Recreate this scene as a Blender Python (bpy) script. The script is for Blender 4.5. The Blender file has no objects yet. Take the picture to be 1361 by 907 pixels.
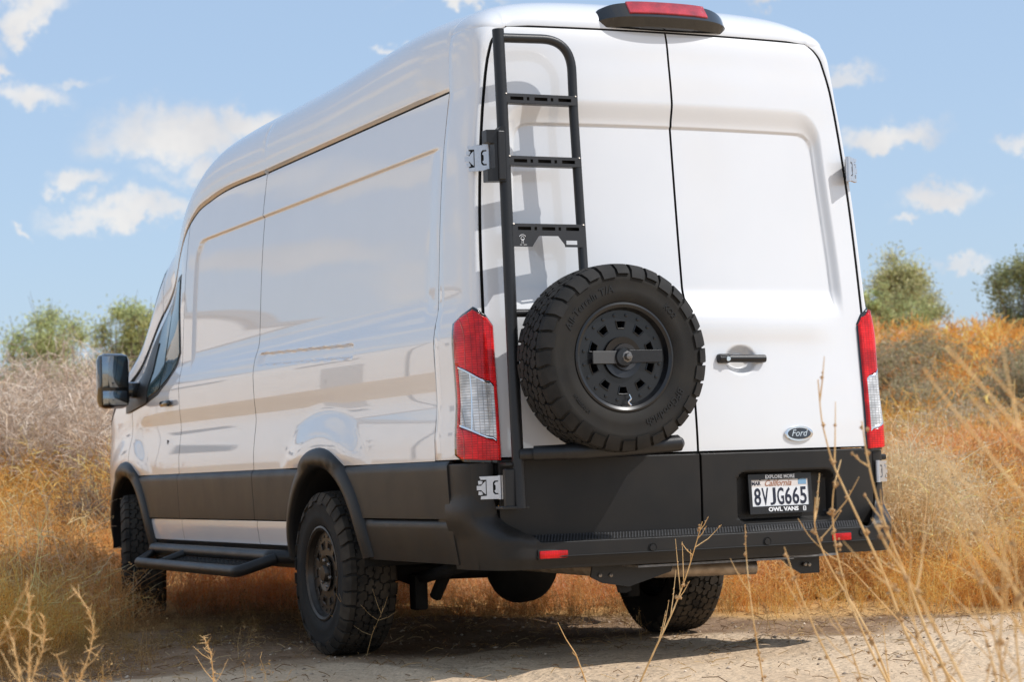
import bpy, bmesh, math, random
import numpy as np
from mathutils import Matrix, Vector

# ------------------------------------------------------------------ camera
scene = bpy.context.scene
COL = scene.collection
CAM = np.array([-4.46036, -7.74236, 0.844117])
YAW, PITCH, ROLL, FPX = 0.432698, 0.0605068, -0.0343304, 2862.574
def cam_axes():
    cy, sy, cp, sp = math.cos(YAW), math.sin(YAW), math.cos(PITCH), math.sin(PITCH)
    f = np.array([sy*cp, cy*cp, sp]); r = np.array([cy, -sy, 0.0]); u = np.cross(r, f)
    c, s = math.cos(ROLL), math.sin(ROLL)
    return c*r + s*u, -s*r + c*u, f
CR, CU, CF = cam_axes()
cd = bpy.data.cameras.new('camera'); cam = bpy.data.objects.new('camera', cd); COL.objects.link(cam)
cam.matrix_world = Matrix(((CR[0], CU[0], -CF[0], CAM[0]), (CR[1], CU[1], -CF[1], CAM[1]),
                           (CR[2], CU[2], -CF[2], CAM[2]), (0, 0, 0, 1)))
cd.sensor_width = 36.0; cd.lens = FPX/1361*36.0
cd.clip_start = 0.1; cd.clip_end = 5000
cd.dof.use_dof = True; cd.dof.focus_distance = 8.75; cd.dof.aperture_fstop = 5.6
scene.camera = cam

# ------------------------------------------------------------------ sun, sky, exposure
SUN_EL, SUN_AZ = math.radians(49), math.radians(50)      # azimuth measured from the rear (-Y) towards +X
SD = Vector((math.sin(SUN_AZ)*math.cos(SUN_EL), -math.cos(SUN_AZ)*math.cos(SUN_EL), math.sin(SUN_EL)))
sl = bpy.data.lights.new('sun', 'SUN'); sl.energy = 3.35; sl.angle = math.radians(0.5); sl.color = (1.0, 0.975, 0.945)
so = bpy.data.objects.new('sun', sl); COL.objects.link(so)
so.rotation_euler = SD.to_track_quat('Z', 'Y').to_euler(); so.location = (8, -8, 12)
scene.view_settings.view_transform = 'Standard'; scene.view_settings.look = 'None'
scene.view_settings.exposure = 0.0; scene.view_settings.gamma = 1.0
try: scene.view_settings.use_curve_mapping = False
except Exception: pass
scene.cycles.max_bounces = 8; scene.cycles.diffuse_bounces = 4; scene.cycles.glossy_bounces = 4
scene.cycles.transparent_max_bounces = 8
try: scene.cycles.use_denoising = True
except Exception: pass

world = bpy.data.worlds.new('World'); scene.world = world; world.use_nodes = True
def build_world():
    nt = world.node_tree; N = nt.nodes; L = nt.links
    for n in list(N): N.remove(n)
    out = N.new('ShaderNodeOutputWorld'); bg = N.new('ShaderNodeBackground'); L.new(bg.outputs[0], out.inputs[0])
    bg.inputs[1].default_value = 0.128
    sky = N.new('ShaderNodeTexSky'); sky.sky_type = 'NISHITA'; sky.sun_disc = False
    sky.sun_elevation = SUN_EL
    sky.sun_rotation = math.atan2(SD.x, SD.y)     # clockwise from +Y
    sky.altitude = 300; sky.air_density = 1.0; sky.dust_density = 1.6; sky.ozone_density = 1.0
    tc = N.new('ShaderNodeTexCoord'); D = tc.outputs['Generated']
    def M(op, a, b=None, c=None, clamp=False):
        n = N.new('ShaderNodeMath'); n.operation = op; n.use_clamp = clamp
        for i, v in enumerate((a, b, c)):
            if v is None: continue
            if isinstance(v, (int, float)): n.inputs[i].default_value = v
            else: L.new(v, n.inputs[i])
        return n.outputs[0]
    def V(op, a, b=None, out=0):
        n = N.new('ShaderNodeVectorMath'); n.operation = op
        for i, v in enumerate((a, b)):
            if v is None: continue
            if isinstance(v, tuple): n.inputs[i].default_value = v
            else: L.new(v, n.inputs[i])
        return n.outputs[out]
    def noise(vec, sc, det=6, rough=.55, dist=0):
        n = N.new('ShaderNodeTexNoise'); n.inputs['Scale'].default_value = sc; n.inputs['Detail'].default_value = det
        n.inputs['Roughness'].default_value = rough; n.inputs['Distortion'].default_value = dist
        L.new(vec, n.inputs['Vector']); return n
    def sstep(x, a, b):
        n = N.new('ShaderNodeMapRange'); n.interpolation_type = 'SMOOTHSTEP'
        L.new(x, n.inputs[0]); n.inputs[1].default_value = a; n.inputs[2].default_value = b
        return n.outputs[0]
    warp = V('SUBTRACT', noise(D, 24, 8, .64).outputs['Color'], (.5, .5, .5))
    sc = N.new('ShaderNodeVectorMath'); sc.operation = 'SCALE'; L.new(warp, sc.inputs[0]); sc.inputs['Scale'].default_value = .062
    Dw = V('ADD', D, sc.outputs[0])
    # clouds that hang over the horizon: direction (azimuth from +Y to +X, elevation) and half sizes, in degrees
    CL = CLOUDS
    dens = None
    for az, el, ra, re_, k in CL:
        a, e = math.radians(az), math.radians(el)
        t1 = Vector((math.cos(a), -math.sin(a), 0))/math.sin(math.radians(ra))
        t2 = Vector((-math.sin(e)*math.sin(a), -math.sin(e)*math.cos(a), math.cos(e)))/math.sin(math.radians(re_))
        c = Vector((math.sin(a)*math.cos(e), math.cos(a)*math.cos(e), math.sin(e)))
        u = V('DOT_PRODUCT', Dw, tuple(t1), 1); v0 = V('DOT_PRODUCT', Dw, tuple(t2), 1)
        v = M('SUBTRACT', v0, t2.dot(c))
        v = M('MULTIPLY', v, M('ADD', 1.0, M('MULTIPLY', M('LESS_THAN', v, 0.0), .55)))   # flatter undersides
        r = M('SQRT', M('ADD', M('MULTIPLY', u, u), M('MULTIPLY', v, v)))
        d = M('MULTIPLY', sstep(r, 1.30, .25), k)
        dens = d if dens is None else M('MAXIMUM', dens, d)
    # scattered wisps over the rest of the sky
    sep = N.new('ShaderNodeSeparateXYZ'); L.new(D, sep.inputs[0])
    zz = M('ADD', M('MAXIMUM', sep.outputs[2], 0.0), .12)
    cmb = N.new('ShaderNodeCombineXYZ'); L.new(M('DIVIDE', sep.outputs[0], zz), cmb.inputs[0]); L.new(M('DIVIDE', sep.outputs[1], zz), cmb.inputs[1])
    g = noise(cmb.outputs[0], .95, 8, .58, .4).outputs['Fac']
    g2 = noise(cmb.outputs[0], .33, 3, .5).outputs['Fac']
    gd = M('MULTIPLY', sstep(M('ADD', g, M('MULTIPLY', M('SUBTRACT', g2, .5), .7)), .54, .67), .95)
    inview = sstep(V('DOT_PRODUCT', D, tuple(float(x) for x in CF), 1), .92, .95)
    gd = M('MULTIPLY', gd, M('SUBTRACT', 1.0, inview))
    fine = noise(D, 60, 6, .6).outputs['Fac']
    dens = M('MULTIPLY', dens, sstep(M('ADD', M('MULTIPLY', dens, .8), M('MULTIPLY', fine, .9)),   .30, 1.05))
    tot = M('MAXIMUM', dens, gd, clamp=True)
    shade = noise(D, 16, 4, .6).outputs['Fac']
    cr = N.new('ShaderNodeValToRGB'); cr.color_ramp.elements[0].color = (*[x*CLOUD_V for x in (.78, .79, .83)], 1); cr.color_ramp.elements[0].position = .35
    cr.color_ramp.elements[1].color = (*[x*CLOUD_V for x in (1.0, .99, .98)], 1); cr.color_ramp.elements[1].position = .6
    L.new(shade, cr.inputs[0])
    # sky: humid, pale air
    hz = N.new('ShaderNodeMix'); hz.data_type = 'RGBA'; L.new(sky.outputs[0], hz.inputs[6]); hz.inputs[7].default_value = (*SKY_PALE, 1)
    hz.inputs[0].default_value = SKY_MIX
    mx = N.new('ShaderNodeMix'); mx.data_type = 'RGBA'; L.new(tot, mx.inputs[0]); L.new(hz.outputs[2], mx.inputs[6]); L.new(cr.outputs[0], mx.inputs[7])
    L.new(mx.outputs[2], bg.inputs[0])
CLOUD_V = 6.8; SKY_PALE = (4.3, 5.85, 8.1); SKY_MIX = .5
def px_cloud(x, y, w, h, k=1.0):
    d = CF + CR*(x-680.5)/FPX - CU*(y-453.5)/FPX; d /= np.linalg.norm(d)
    return (math.degrees(math.atan2(d[0], d[1])), math.degrees(math.asin(d[2])), math.degrees(w/FPX), math.degrees(h/FPX), k)
CLOUDS = [px_cloud(*c) for c in ((30, 15, 85, 30), (2, 88, 32, 26), (52, 132, 62, 32, .95), (112, 104, 30, 12, .6), (235, 190, 120, 52), (335, 172, 90, 34),
     (255, 235, 60, 34, .9), (105, 242, 50, 24, .9), (165, 288, 110, 28, .95), (35, 311, 18, 9, .8), (610, 2, 80, 18), (1180, 186, 85, 30), (1128, 103, 55, 22, .8),
     (1262, 264, 78, 28), (1197, 297, 28, 10, .8), (1352, 196, 32, 22, .8), (1280, 355, 38, 12, .75), (1020, 0, 42, 14, .9), (515, 72, 20, 9, .8), (760, -60, 260, 40), (-120, 60, 120, 40), (1480, 120, 120, 40))]
CLOUDS += [(-17, 8.5, 5, 1.1, 1), (-21, 12.5, 6, 1.5, 1), (-27, 9.5, 5, 1.3, .9), (-18.5, 17.5, 7, 1.8, 1), (-29, 15.5, 6, 2, .9), (-22, 24, 8, 2.6, 1), (-14, 13, 3.5, 1.2, .9), (-35, 22, 8, 3, .9), (-20, 33, 10, 4, .9), (-48, 14, 8, 2.4, 1), (-70, 20, 12, 4, 1), (70, 14, 9, 3, 1), (95, 22, 12, 4, 1), (150, 18, 12, 4, 1), (200, 26, 14, 5, 1), (240, 15, 10, 3, 1)]
build_world()
# ------------------------------------------------------------------ helpers
def S(t): t = np.clip(t, 0, 1); return t*t*(3-2*t)
def spline(xs, ys):
    xs = np.array(xs, float); ys = np.array(ys, float); h = np.diff(xs); s = np.diff(ys)/h
    m = np.zeros(len(xs)); m[0], m[-1] = s[0], s[-1]
    for i in range(1, len(xs)-1):
        m[i] = 0 if s[i-1]*s[i] <= 0 else (s[i-1]*h[i]+s[i]*h[i-1])/(h[i]+h[i-1])
    def f(x):
        x = np.asarray(x, float); xc = np.clip(x, xs[0], xs[-1]); i = np.clip(np.searchsorted(xs, xc)-1, 0, len(h)-1)
        t = (xc-xs[i])/h[i]; t2 = t*t; t3 = t2*t
        return (2*t3-3*t2+1)*ys[i]+(t3-2*t2+t)*h[i]*m[i]+(-2*t3+3*t2)*ys[i+1]+(t3-t2)*h[i]*m[i+1]
    return f
def lines(a, b, step, extra=()):
    base = list(np.linspace(a, b, max(2, int(math.ceil((b-a)/step))+1)))
    for c, half, st in extra:
        base += list(np.arange(c-half, c+half+1e-6, st))
    base = np.unique(np.round([x for x in base if a-1e-9 <= x <= b+1e-9], 5))
    keep = [base[0]]
    for x in base[1:]:
        if x-keep[-1] > .0012: keep.append(x)
    keep[-1] = b
    return np.array(keep)
def link(name, me, mat=None, parent=None, smooth=40):
    o = bpy.data.objects.new(name, me); COL.objects.link(o)
    if mat is not None:
        for m in (mat if isinstance(mat, (list, tuple)) else [mat]): me.materials.append(m)
    if smooth is not None and len(me.polygons):
        me.polygons.foreach_set('use_smooth', np.ones(len(me.polygons), bool))
        if smooth < 180: me.set_sharp_from_angle(angle=math.radians(smooth))
    if parent is not None: o.parent = parent
    return o
def mesh_np(name, V, F, idx=None):
    """V (n,3); F (m,k) int array (k = 3 or 4) or list of lists"""
    me = bpy.data.meshes.new(name)
    if isinstance(F, np.ndarray):
        me.vertices.add(len(V)); me.vertices.foreach_set('co', np.asarray(V, np.float32).ravel())
        k = F.shape[1]; m = len(F)
        me.loops.add(m*k); me.loops.foreach_set('vertex_index', F.astype(np.int32).ravel())
        me.polygons.add(m); me.polygons.foreach_set('loop_start', np.arange(0, m*k, k, dtype=np.int32))
        try: me.polygons.foreach_set('loop_total', np.full(m, k, dtype=np.int32))
        except Exception: pass
        if idx is not None: me.polygons.foreach_set('material_index', np.asarray(idx, np.int32))
        me.update(calc_edges=True); me.validate()
    else:
        me.from_pydata([tuple(v) for v in V], [], F); me.update()
        if idx is not None: me.polygons.foreach_set('material_index', np.asarray(idx, np.int32))
    return me
def grid_faces(nu, nv, cu=False, cv=False, off=0):
    iu = np.arange(nu if cu else nu-1); iv = np.arange(nv if cv else nv-1)
    A, B = np.meshgrid(iu, iv, indexing='ij'); A = A.ravel(); B = B.ravel(); A2 = (A+1) % nu; B2 = (B+1) % nv
    return np.stack([A*nv+B, A2*nv+B, A2*nv+B2, A*nv+B2], 1)+off
class MB:
    """collects pieces of geometry that belong to one mesh"""
    def __init__(s): s.V = []; s.F = []; s.n = 0; s.idx = []
    def add(s, V, F, mi=0):
        V = np.asarray(V, float).reshape(-1, 3); s.V.append(V)
        for f in F: s.F.append([int(i)+s.n for i in f]); s.idx.append(mi)
        s.n += len(V); return s
    def box(s, c, sz, rot=None, mi=0, bev=0.0):
        x, y, z = np.array(sz)/2
        if bev > 0:
            bm = bmesh.new(); bmesh.ops.create_cube(bm, size=1.0)
            for v in bm.verts: v.co = Vector((v.co.x*2*x, v.co.y*2*y, v.co.z*2*z))
            bmesh.ops.bevel(bm, geom=bm.edges[:], offset=bev, segments=2, affect='EDGES', profile=.5)
            bm.verts.index_update()
            V = np.array([v.co[:] for v in bm.verts]); F = [[v.index for v in f.verts] for f in bm.faces]; bm.free()
        else:
            V = np.array([(a*x, b*y, c2*z) for a in (-1, 1) for b in (-1, 1) for c2 in (-1, 1)])
            F = [(0, 1, 3, 2), (4, 6, 7, 5), (0, 4, 5, 1), (2, 3, 7, 6), (0, 2, 6, 4), (1, 5, 7, 3)]
        if rot is not None: V = V@np.array(rot).T
        return s.add(V+np.array(c), F, mi)
    def tube(s, pts, r, n=12, cap=True, mi=0):
        P = np.asarray(pts, float); k = len(P); T = np.gradient(P, axis=0); T /= np.linalg.norm(T, axis=1)[:, None]+1e-12
        a = np.array([0, 0, 1.0]) if abs(T[0][2]) < .9 else np.array([1.0, 0, 0])
        nrm = np.cross(T[0], a); nrm /= np.linalg.norm(nrm); rr = np.broadcast_to(np.asarray(r, float), (k,)); V = []
        for i in range(k):
            nrm = nrm-T[i]*nrm.dot(T[i]); nrm /= np.linalg.norm(nrm); b = np.cross(T[i], nrm)
            for j in range(n):
                an = 2*math.pi*j/n; V.append(P[i]+rr[i]*(math.cos(an)*nrm+math.sin(an)*b))
        F = [tuple(f) for f in grid_faces(k, n, cv=True)]
        if cap: F += [tuple(range(n)), tuple(range((k-1)*n+n-1, (k-1)*n-1, -1))]
        return s.add(V, F, mi)
    def lathe(s, prof, axis='x', c=(0, 0, 0), n=48, mi=0, closed=False):
        V = []
        for i in range(n):
            an = 2*math.pi*i/n
            for r, h in prof:
                if axis == 'x': V.append((h, r*math.cos(an), r*math.sin(an)))
                elif axis == 'y': V.append((r*math.cos(an), h, r*math.sin(an)))
                else: V.append((r*math.cos(an), r*math.sin(an), h))
        return s.add(np.array(V)+np.array(c), [tuple(f) for f in grid_faces(n, len(prof), cu=True, cv=closed)], mi)
    def prism(s, poly, fr, d0, d1, mi=0):
        """poly: 2-D points; fr(u,v,d) -> xyz; extruded from d0 to d1"""
        n = len(poly); V = [fr(u, v, d0) for u, v in poly]+[fr(u, v, d1) for u, v in poly]
        F = [tuple(range(n-1, -1, -1)), tuple(range(n, 2*n))]+[(i, (i+1) % n, n+(i+1) % n, n+i) for i in range(n)]
        return s.add(V, F, mi)
    def mesh(s, name):
        V = np.concatenate(s.V); me = bpy.data.meshes.new(name); me.from_pydata(V.tolist(), [], s.F); me.update()
        if any(s.idx): me.polygons.foreach_set('material_index', np.asarray(s.idx, np.int32))
        return me
    def build(s, name, mat, parent=None, smooth=40, fix=True):
        me = s.mesh(name)
        if fix:
            bm = bmesh.new(); bm.from_mesh(me); bmesh.ops.recalc_face_normals(bm, faces=bm.faces[:]); bm.to_mesh(me); bm.free()
        return link(name, me, mat, parent, smooth)
def fillet(pts, r, n=7):
    P = [np.array(p, float) for p in pts]; out = [P[0]]
    for i in range(1, len(P)-1):
        a = P[i-1]-P[i]; b = P[i+1]-P[i]; la, lb = np.linalg.norm(a), np.linalg.norm(b); a /= la; b /= lb
        ang = math.acos(np.clip(a.dot(b), -1, 1)); d = min(r/math.tan(ang/2), la*.48, lb*.48)
        p0, p1 = P[i]+a*d, P[i]+b*d
        for t in np.linspace(0, 1, n): out.append((1-t)**2*p0+2*t*(1-t)*P[i]+t*t*p1)
    out.append(P[-1])
    res = [out[0]]
    for p in out[1:]:
        if np.linalg.norm(p-res[-1]) > 1e-4: res.append(p)
    return np.array(res)
def patch(name, U, V, fn, mat, parent, inward, fold=.02, smooth=35, chamf=.0015, edge_shade=(1, 1, 1, 1)):
    """a sheet-metal panel: grid with its four edges rolled inwards"""
    UU, VV = np.meshgrid(U, V, indexing='ij'); P = fn(UU, VV); inward = np.array(inward, float)
    if fold > 0:
        def ext(P, ax):
            P = np.moveaxis(P, ax, 0)
            def edge(a, b):
                t = a-b; t /= np.linalg.norm(t, axis=-1, keepdims=True)+1e-12
                return a+t*chamf+inward*chamf, a+t*chamf*1.2+inward*fold
            c0, d0 = edge(P[0], P[1]); c1, d1 = edge(P[-1], P[-2])
            P = np.concatenate([d0[None], c0[None], P, c1[None], d1[None]], 0)
            return np.moveaxis(P, 0, ax)
        P = ext(ext(P, 0), 1)
    nu, nv = P.shape[:2]; F = grid_faces(nu, nv)
    c = (nu//2)*nv+nv//2; v = P.reshape(-1, 3); f = F[(nu//2)*(nv-1)+nv//2]
    nn = np.cross(v[f[1]]-v[f[0]], v[f[3]]-v[f[0]])
    if nn.dot(inward) > 0: F = F[:, ::-1]
    idx = None
    if fold > .006 and mat is WHITE:  # black panel edges stand in for shade in the narrow gaps
        g = np.zeros((nu-1, nv-1), np.int32); 
        if edge_shade[0]: g[:2] = 1
        if edge_shade[1]: g[-2:] = 1
        if edge_shade[2]: g[:, :2] = 1
        if edge_shade[3]: g[:, -2:] = 1
        idx = g.ravel(); mat = [WHITE, SEAL_SHADE]
    return link(name, mesh_np(name, v, F, idx), mat, parent, smooth)
def empty(name, loc=(0, 0, 0), rz=0.0, parent=None):
    o = bpy.data.objects.new(name, None); COL.objects.link(o); o.location = loc; o.rotation_euler = (0, 0, rz)
    o.empty_display_size = .2
    if parent is not None: o.parent = parent
    return o
def tag(o, label=None, cat=None, group=None, kind=None):
    if label: o['label'] = label
    if cat: o['category'] = cat
    if group: o['group'] = group
    if kind: o['kind'] = kind
    return o
def text_mesh(txt, size, extrude=.001, shear=0.0, sx=1.0, space=1.0, bold=0.0):
    c = bpy.data.curves.new('lettering', 'FONT'); c.body = txt; c.size = size; c.extrude = extrude; c.shear = shear
    c.space_character = space; c.align_x = 'CENTER'; c.align_y = 'CENTER'; c.offset = bold; c.resolution_u = 3
    o = bpy.data.objects.new('lettering', c); COL.objects.link(o); bpy.context.view_layer.update()
    me = bpy.data.meshes.new_from_object(o.evaluated_get(bpy.context.evaluated_depsgraph_get()))
    bpy.data.objects.remove(o); bpy.data.curves.remove(c)
    V = np.array([v.co[:] for v in me.vertices]); F = [list(p.vertices) for p in me.polygons]; bpy.data.meshes.remove(me)
    V[:, 0] *= sx
    return V, F

# ------------------------------------------------------------------ materials
def mat(name, col, rough=.5, metal=0.0, coat=0.0, noise=0.0, nscale=30, bump=0.0, bscale=200, spec=.5, trans=0.0, coat_rough=.03, rvar=0.0, col2=None):
    m = bpy.data.materials.new(name); m.use_nodes = True; nt = m.node_tree; N = nt.nodes; L = nt.links; b = N['Principled BSDF']
    b.inputs['Base Color'].default_value = (*col, 1); b.inputs['Roughness'].default_value = rough; b.inputs['Metallic'].default_value = metal
    b.inputs['Coat Weight'].default_value = coat; b.inputs['Coat Roughness'].default_value = coat_rough
    b.inputs['Specular IOR Level'].default_value = spec; b.inputs['Transmission Weight'].default_value = trans
    tc = N.new('ShaderNodeTexCoord')
    if noise > 0 or col2 is not None:
        n = N.new('ShaderNodeTexNoise'); n.inputs['Scale'].default_value = nscale; n.inputs['Detail'].default_value = 6; L.new(tc.outputs['Object'], n.inputs['Vector'])
        r = N.new('ShaderNodeValToRGB'); r.color_ramp.elements[0].position = .3; r.color_ramp.elements[1].position = .7
        c2 = col2 if col2 is not None else tuple(min(1, c*(1+noise)) for c in col)
        c1 = col if col2 is not None else tuple(c*(1-noise) for c in col)
        r.color_ramp.elements[0].color = (*c1, 1); r.color_ramp.elements[1].color = (*c2, 1)
        L.new(n.outputs['Fac'], r.inputs[0]); L.new(r.outputs[0], b.inputs['Base Color'])
    if rvar > 0:
        n3 = N.new('ShaderNodeTexNoise'); n3.inputs['Scale'].default_value = 5; n3.inputs['Detail'].default_value = 8; L.new(tc.outputs['Object'], n3.inputs['Vector'])
        mr = N.new('ShaderNodeMapRange'); mr.inputs[3].default_value = max(0, rough-rvar); mr.inputs[4].default_value = rough+rvar
        L.new(n3.outputs['Fac'], mr.inputs[0]); L.new(mr.outputs[0], b.inputs['Roughness'])
    if bump > 0:
        n2 = N.new('ShaderNodeTexNoise'); n2.inputs['Scale'].default_value = bscale; n2.inputs['Detail'].default_value = 4; L.new(tc.outputs['Object'], n2.inputs['Vector'])
        bp = N.new('ShaderNodeBump'); bp.inputs['Strength'].default_value = bump; bp.inputs['Distance'].default_value = .002
        L.new(n2.outputs['Fac'], bp.inputs['Height']); L.new(bp.outputs[0], b.inputs['Normal'])
    return m
def lens_mat(name, col, metal=0.0, rough=.12, cell=110):
    m = mat(name, col, rough, metal, coat=1.0); nt = m.node_tree; N = nt.nodes; L = nt.links; b = N['Principled BSDF']
    tc = N.new('ShaderNodeTexCoord'); mp = N.new('ShaderNodeMapping'); mp.inputs['Rotation'].default_value = (math.pi/2, 0, 0); L.new(tc.outputs['Object'], mp.inputs[0])
    br = N.new('ShaderNodeTexBrick'); br.inputs['Scale'].default_value = cell; br.inputs['Mortar Size'].default_value = .06; br.inputs['Mortar Smooth'].default_value = .8
    br.offset = 0.0
    br.inputs['Color1'].default_value = (*col, 1); br.inputs['Color2'].default_value = (*[c*.8 for c in col], 1); br.inputs['Mortar'].default_value = (*[c*.5 for c in col], 1)
    br.inputs['Brick Width'].default_value = .7; br.inputs['Row Height'].default_value = .45
    L.new(mp.outputs[0], br.inputs['Vector'])
    nz = N.new('ShaderNodeTexNoise'); nz.inputs['Scale'].default_value = 14; L.new(tc.outputs['Object'], nz.inputs['Vector'])
    mx = N.new('ShaderNodeMix'); mx.data_type = 'RGBA'; mx.blend_type = 'MULTIPLY'; mx.inputs[0].default_value = .75; L.new(br.outputs[0], mx.inputs[6])
    rp = N.new('ShaderNodeValToRGB'); rp.color_ramp.elements[0].position = .35; rp.color_ramp.elements[0].color = (.55, .55, .55, 1); rp.color_ramp.elements[1].position = .65; rp.color_ramp.elements[1].color = (1.3, 1.3, 1.3, 1)
    L.new(nz.outputs['Fac'], rp.inputs[0]); L.new(rp.outputs[0], mx.inputs[7]); L.new(mx.outputs[2], b.inputs['Base Color'])
    bp = N.new('ShaderNodeBump'); bp.inputs['Strength'].default_value = .6; bp.inputs['Distance'].default_value = .004
    L.new(br.outputs['Fac'], bp.inputs['Height']); L.new(bp.outputs[0], b.inputs['Normal'])
    return m
WHITE = mat('white_paint', (.765, .77, .78), .34, coat=1.0, coat_rough=.010, noise=.015, nscale=3); WHITE.node_tree.nodes['Principled BSDF'].inputs['Coat IOR'].default_value = 1.72
CLAD = mat('grey_plastic', (.0115, .0118, .0125), .40, col2=(.024, .021, .018), nscale=4, bump=.3, bscale=700, rvar=.09, spec=.32)
BLACKP = mat('black_powder_coat', (.012, .012, .013), .38, noise=.15, nscale=80, bump=.2, bscale=1200, rvar=.06)
PLATEP = mat('grey_powder_coat', (.024, .025, .028), .45, bump=.2, bscale=1200)
UNDER = mat('black_underseal', (.008, .0075, .007), .8, noise=.4, nscale=12)
RUBBER = mat('tyre_rubber', (.011, .0105, .010), .76, spec=.3, col2=(.024, .021, .017), nscale=7, bump=.3, bscale=350, rvar=.1)
TREADM = mat('tread_rubber', (.014, .0135, .013), .85, spec=.25, col2=(.085, .068, .05), nscale=9, bump=.3, bscale=300)
TREAD2 = mat('clean_tread_rubber', (.011, .011, .011), .72, spec=.3, col2=(.026, .024, .022), nscale=14, bump=.3, bscale=300)
RIMM = mat('satin_black_rim', (.009, .0095, .011), .30, metal=.0, coat=.2, spec=.4, rvar=.06)
BRONZE = mat('dusty_black_rim', (.055, .045, .036), .35, metal=.6, noise=.3, nscale=20)
ZINC = mat('zinc_hinge', (.62, .64, .68), .33, metal=.75, noise=.06, nscale=90)
STEEL = mat('dull_steel', (.30, .27, .24), .45, metal=.9, noise=.35, nscale=30)
CHROME = mat('chrome', (.75, .76, .78), .08, metal=1.0)
GLASS = mat('tinted_glass', (.045, .085, .095), .03, spec=.45)
MIRROR = mat('mirror_glass', (.30, .33, .35), .04, metal=1.0)
GLOSSB = mat('gloss_black', (.012, .012, .012), .12, coat=.6)
RED = lens_mat('red_lens', (.85, .014, .016), cell=46)
REDP = lens_mat('pale_red_lens', (.66, .03, .04), cell=90)
CLEAR = lens_mat('clear_lens', (.80, .80, .80), metal=.15, rough=.22, cell=40)
REFL = lens_mat('red_reflector', (.72, .008, .010), cell=90)
for m_ in (RED, REFL): m_.node_tree.nodes['Principled BSDF'].inputs['Coat Weight'].default_value = .35; m_.node_tree.nodes['Principled BSDF'].inputs['Specular IOR Level'].default_value = .25
SEAL_SHADE = mat('seal_and_gap_shade', (.008, .008, .008), .8)  # black for rubber rings, also for shade put into the panel gaps
PLATEW = mat('plate_white', (.78, .79, .80), .35)
INK = mat('plate_blue_black_ink', (.012, .016, .035), .4)
INKW = mat('white_print', (.88, .88, .88), .5)
INKR = mat('plate_red_script', (.36, .17, .10), .5)
STICK = mat('blue_sticker', (.20, .36, .52), .4)
FORDB = mat('emblem_dark_blue', (.006, .008, .015), .15, coat=1.0)
# ------------------------------------------------------------------ the van (x: right, y: forward, z: up)
van = empty('van')
tag(van, 'white high roof cargo van with ladder and spare wheel on its rear doors', 'van')
WB_R, WB_F, WZ, ARC = 1.94, 5.62, .385, .545
base_x = spline([.36, .42, .60, .75, .88, .97, 1.05, 1.15, 1.28, 1.38, 1.45, 1.52, 1.62, 1.9, 2.15, 2.35, 2.43, 2.6],
                [.945, .955, .985, .995, 1.0, 1.0, .993, .986, .989, .991, .983, .966, .959, .943, .922, .896, .884, .85])
zg = spline([0, 3.0, 4.0, 4.25, 4.45, 4.7, 5.0, 5.5, 6.0, 6.3, 6.62], [2.45, 2.45, 2.435, 2.40, 2.32, 2.19, 2.00, 1.68, 1.36, 1.20, 1.02])
zc = spline([.4, .55, .8, 1.2, 2.0, 3.0, 3.6, 4.0, 4.35, 4.8, 5.2, 6.05, 6.2, 6.5, 6.62], [2.85, 2.858, 2.876, 2.89, 2.882, 2.872, 2.86, 2.83, 2.73, 2.57, 2.40, 1.47, 1.37, 1.16, 1.04])
NE, ME = 4.2, .44
ne_of = lambda Y: 4.2-.8*S((Y-.6)/1.8)
me_of = lambda Y: .44+.16*S((Y-.6)/1.8)
def rr_sdf(x, y, hx, hy, r):
    qx = np.abs(x)-hx+r; qy = np.abs(y)-hy+r
    return np.hypot(np.maximum(qx, 0), np.maximum(qy, 0))+np.minimum(np.maximum(qx, qy), 0)-r
def side_x(Y, z, feat=True):
    Y = np.asarray(Y, float); z = np.asarray(z, float)
    x = base_x(z)-.09*S((Y-4.7)/1.9)*(.55+.45*S((z-1.0)/1.0))-.13*S((Y-5.95)/.75)**2-.11*S((Y-4.35)/.8)*S((z-1.35)/.75)-.035*S((Y-5.2)/.5)*S((z-1.3)/.3)
    if not feat: return x
    # raised field of the cargo side above the shoulder, lipped along its top and front edge
    d = rr_sdf(Y-2.35, z-1.35, 1.87, .88, .16)
    x = x-.013*S(-d/.014)*S((Y-.56)/.16)*S((z-1.47)/.12)
    # long pocket below the shoulder
    zz = z-(1.421+.0336*(Y-1.52)); d2 = rr_sdf(Y-2.225, zz, .705, .033, .012)
    x = x-.016*S((-d2+.002)/.012)*S((Y-1.5)/.05)
    # swelling above the wheel arches, soft crease low on the side
    for yc in (WB_R, WB_F):
        r = np.hypot(Y-yc, z-.40); x = x+.020*S((.80-r)/.17)*S((z-.85)/.1)
    x = x-.006*np.exp(-((z-1.17)/.072)**2)*S((Y-.42)/.12)*(1-S((Y-5.2)/.3))
    return x
def arch_z(Y, yc, z0, R=ARC):
    return np.maximum(z0, .40+np.sqrt(np.maximum(R*R-(Y-yc)**2, 0)))
ZL = lines(.897, 2.45, .03, [(2.23, .035, .004), (1.43, .09, .006), (2.43, .02, .005), (.93, .035, .008)])
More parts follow.
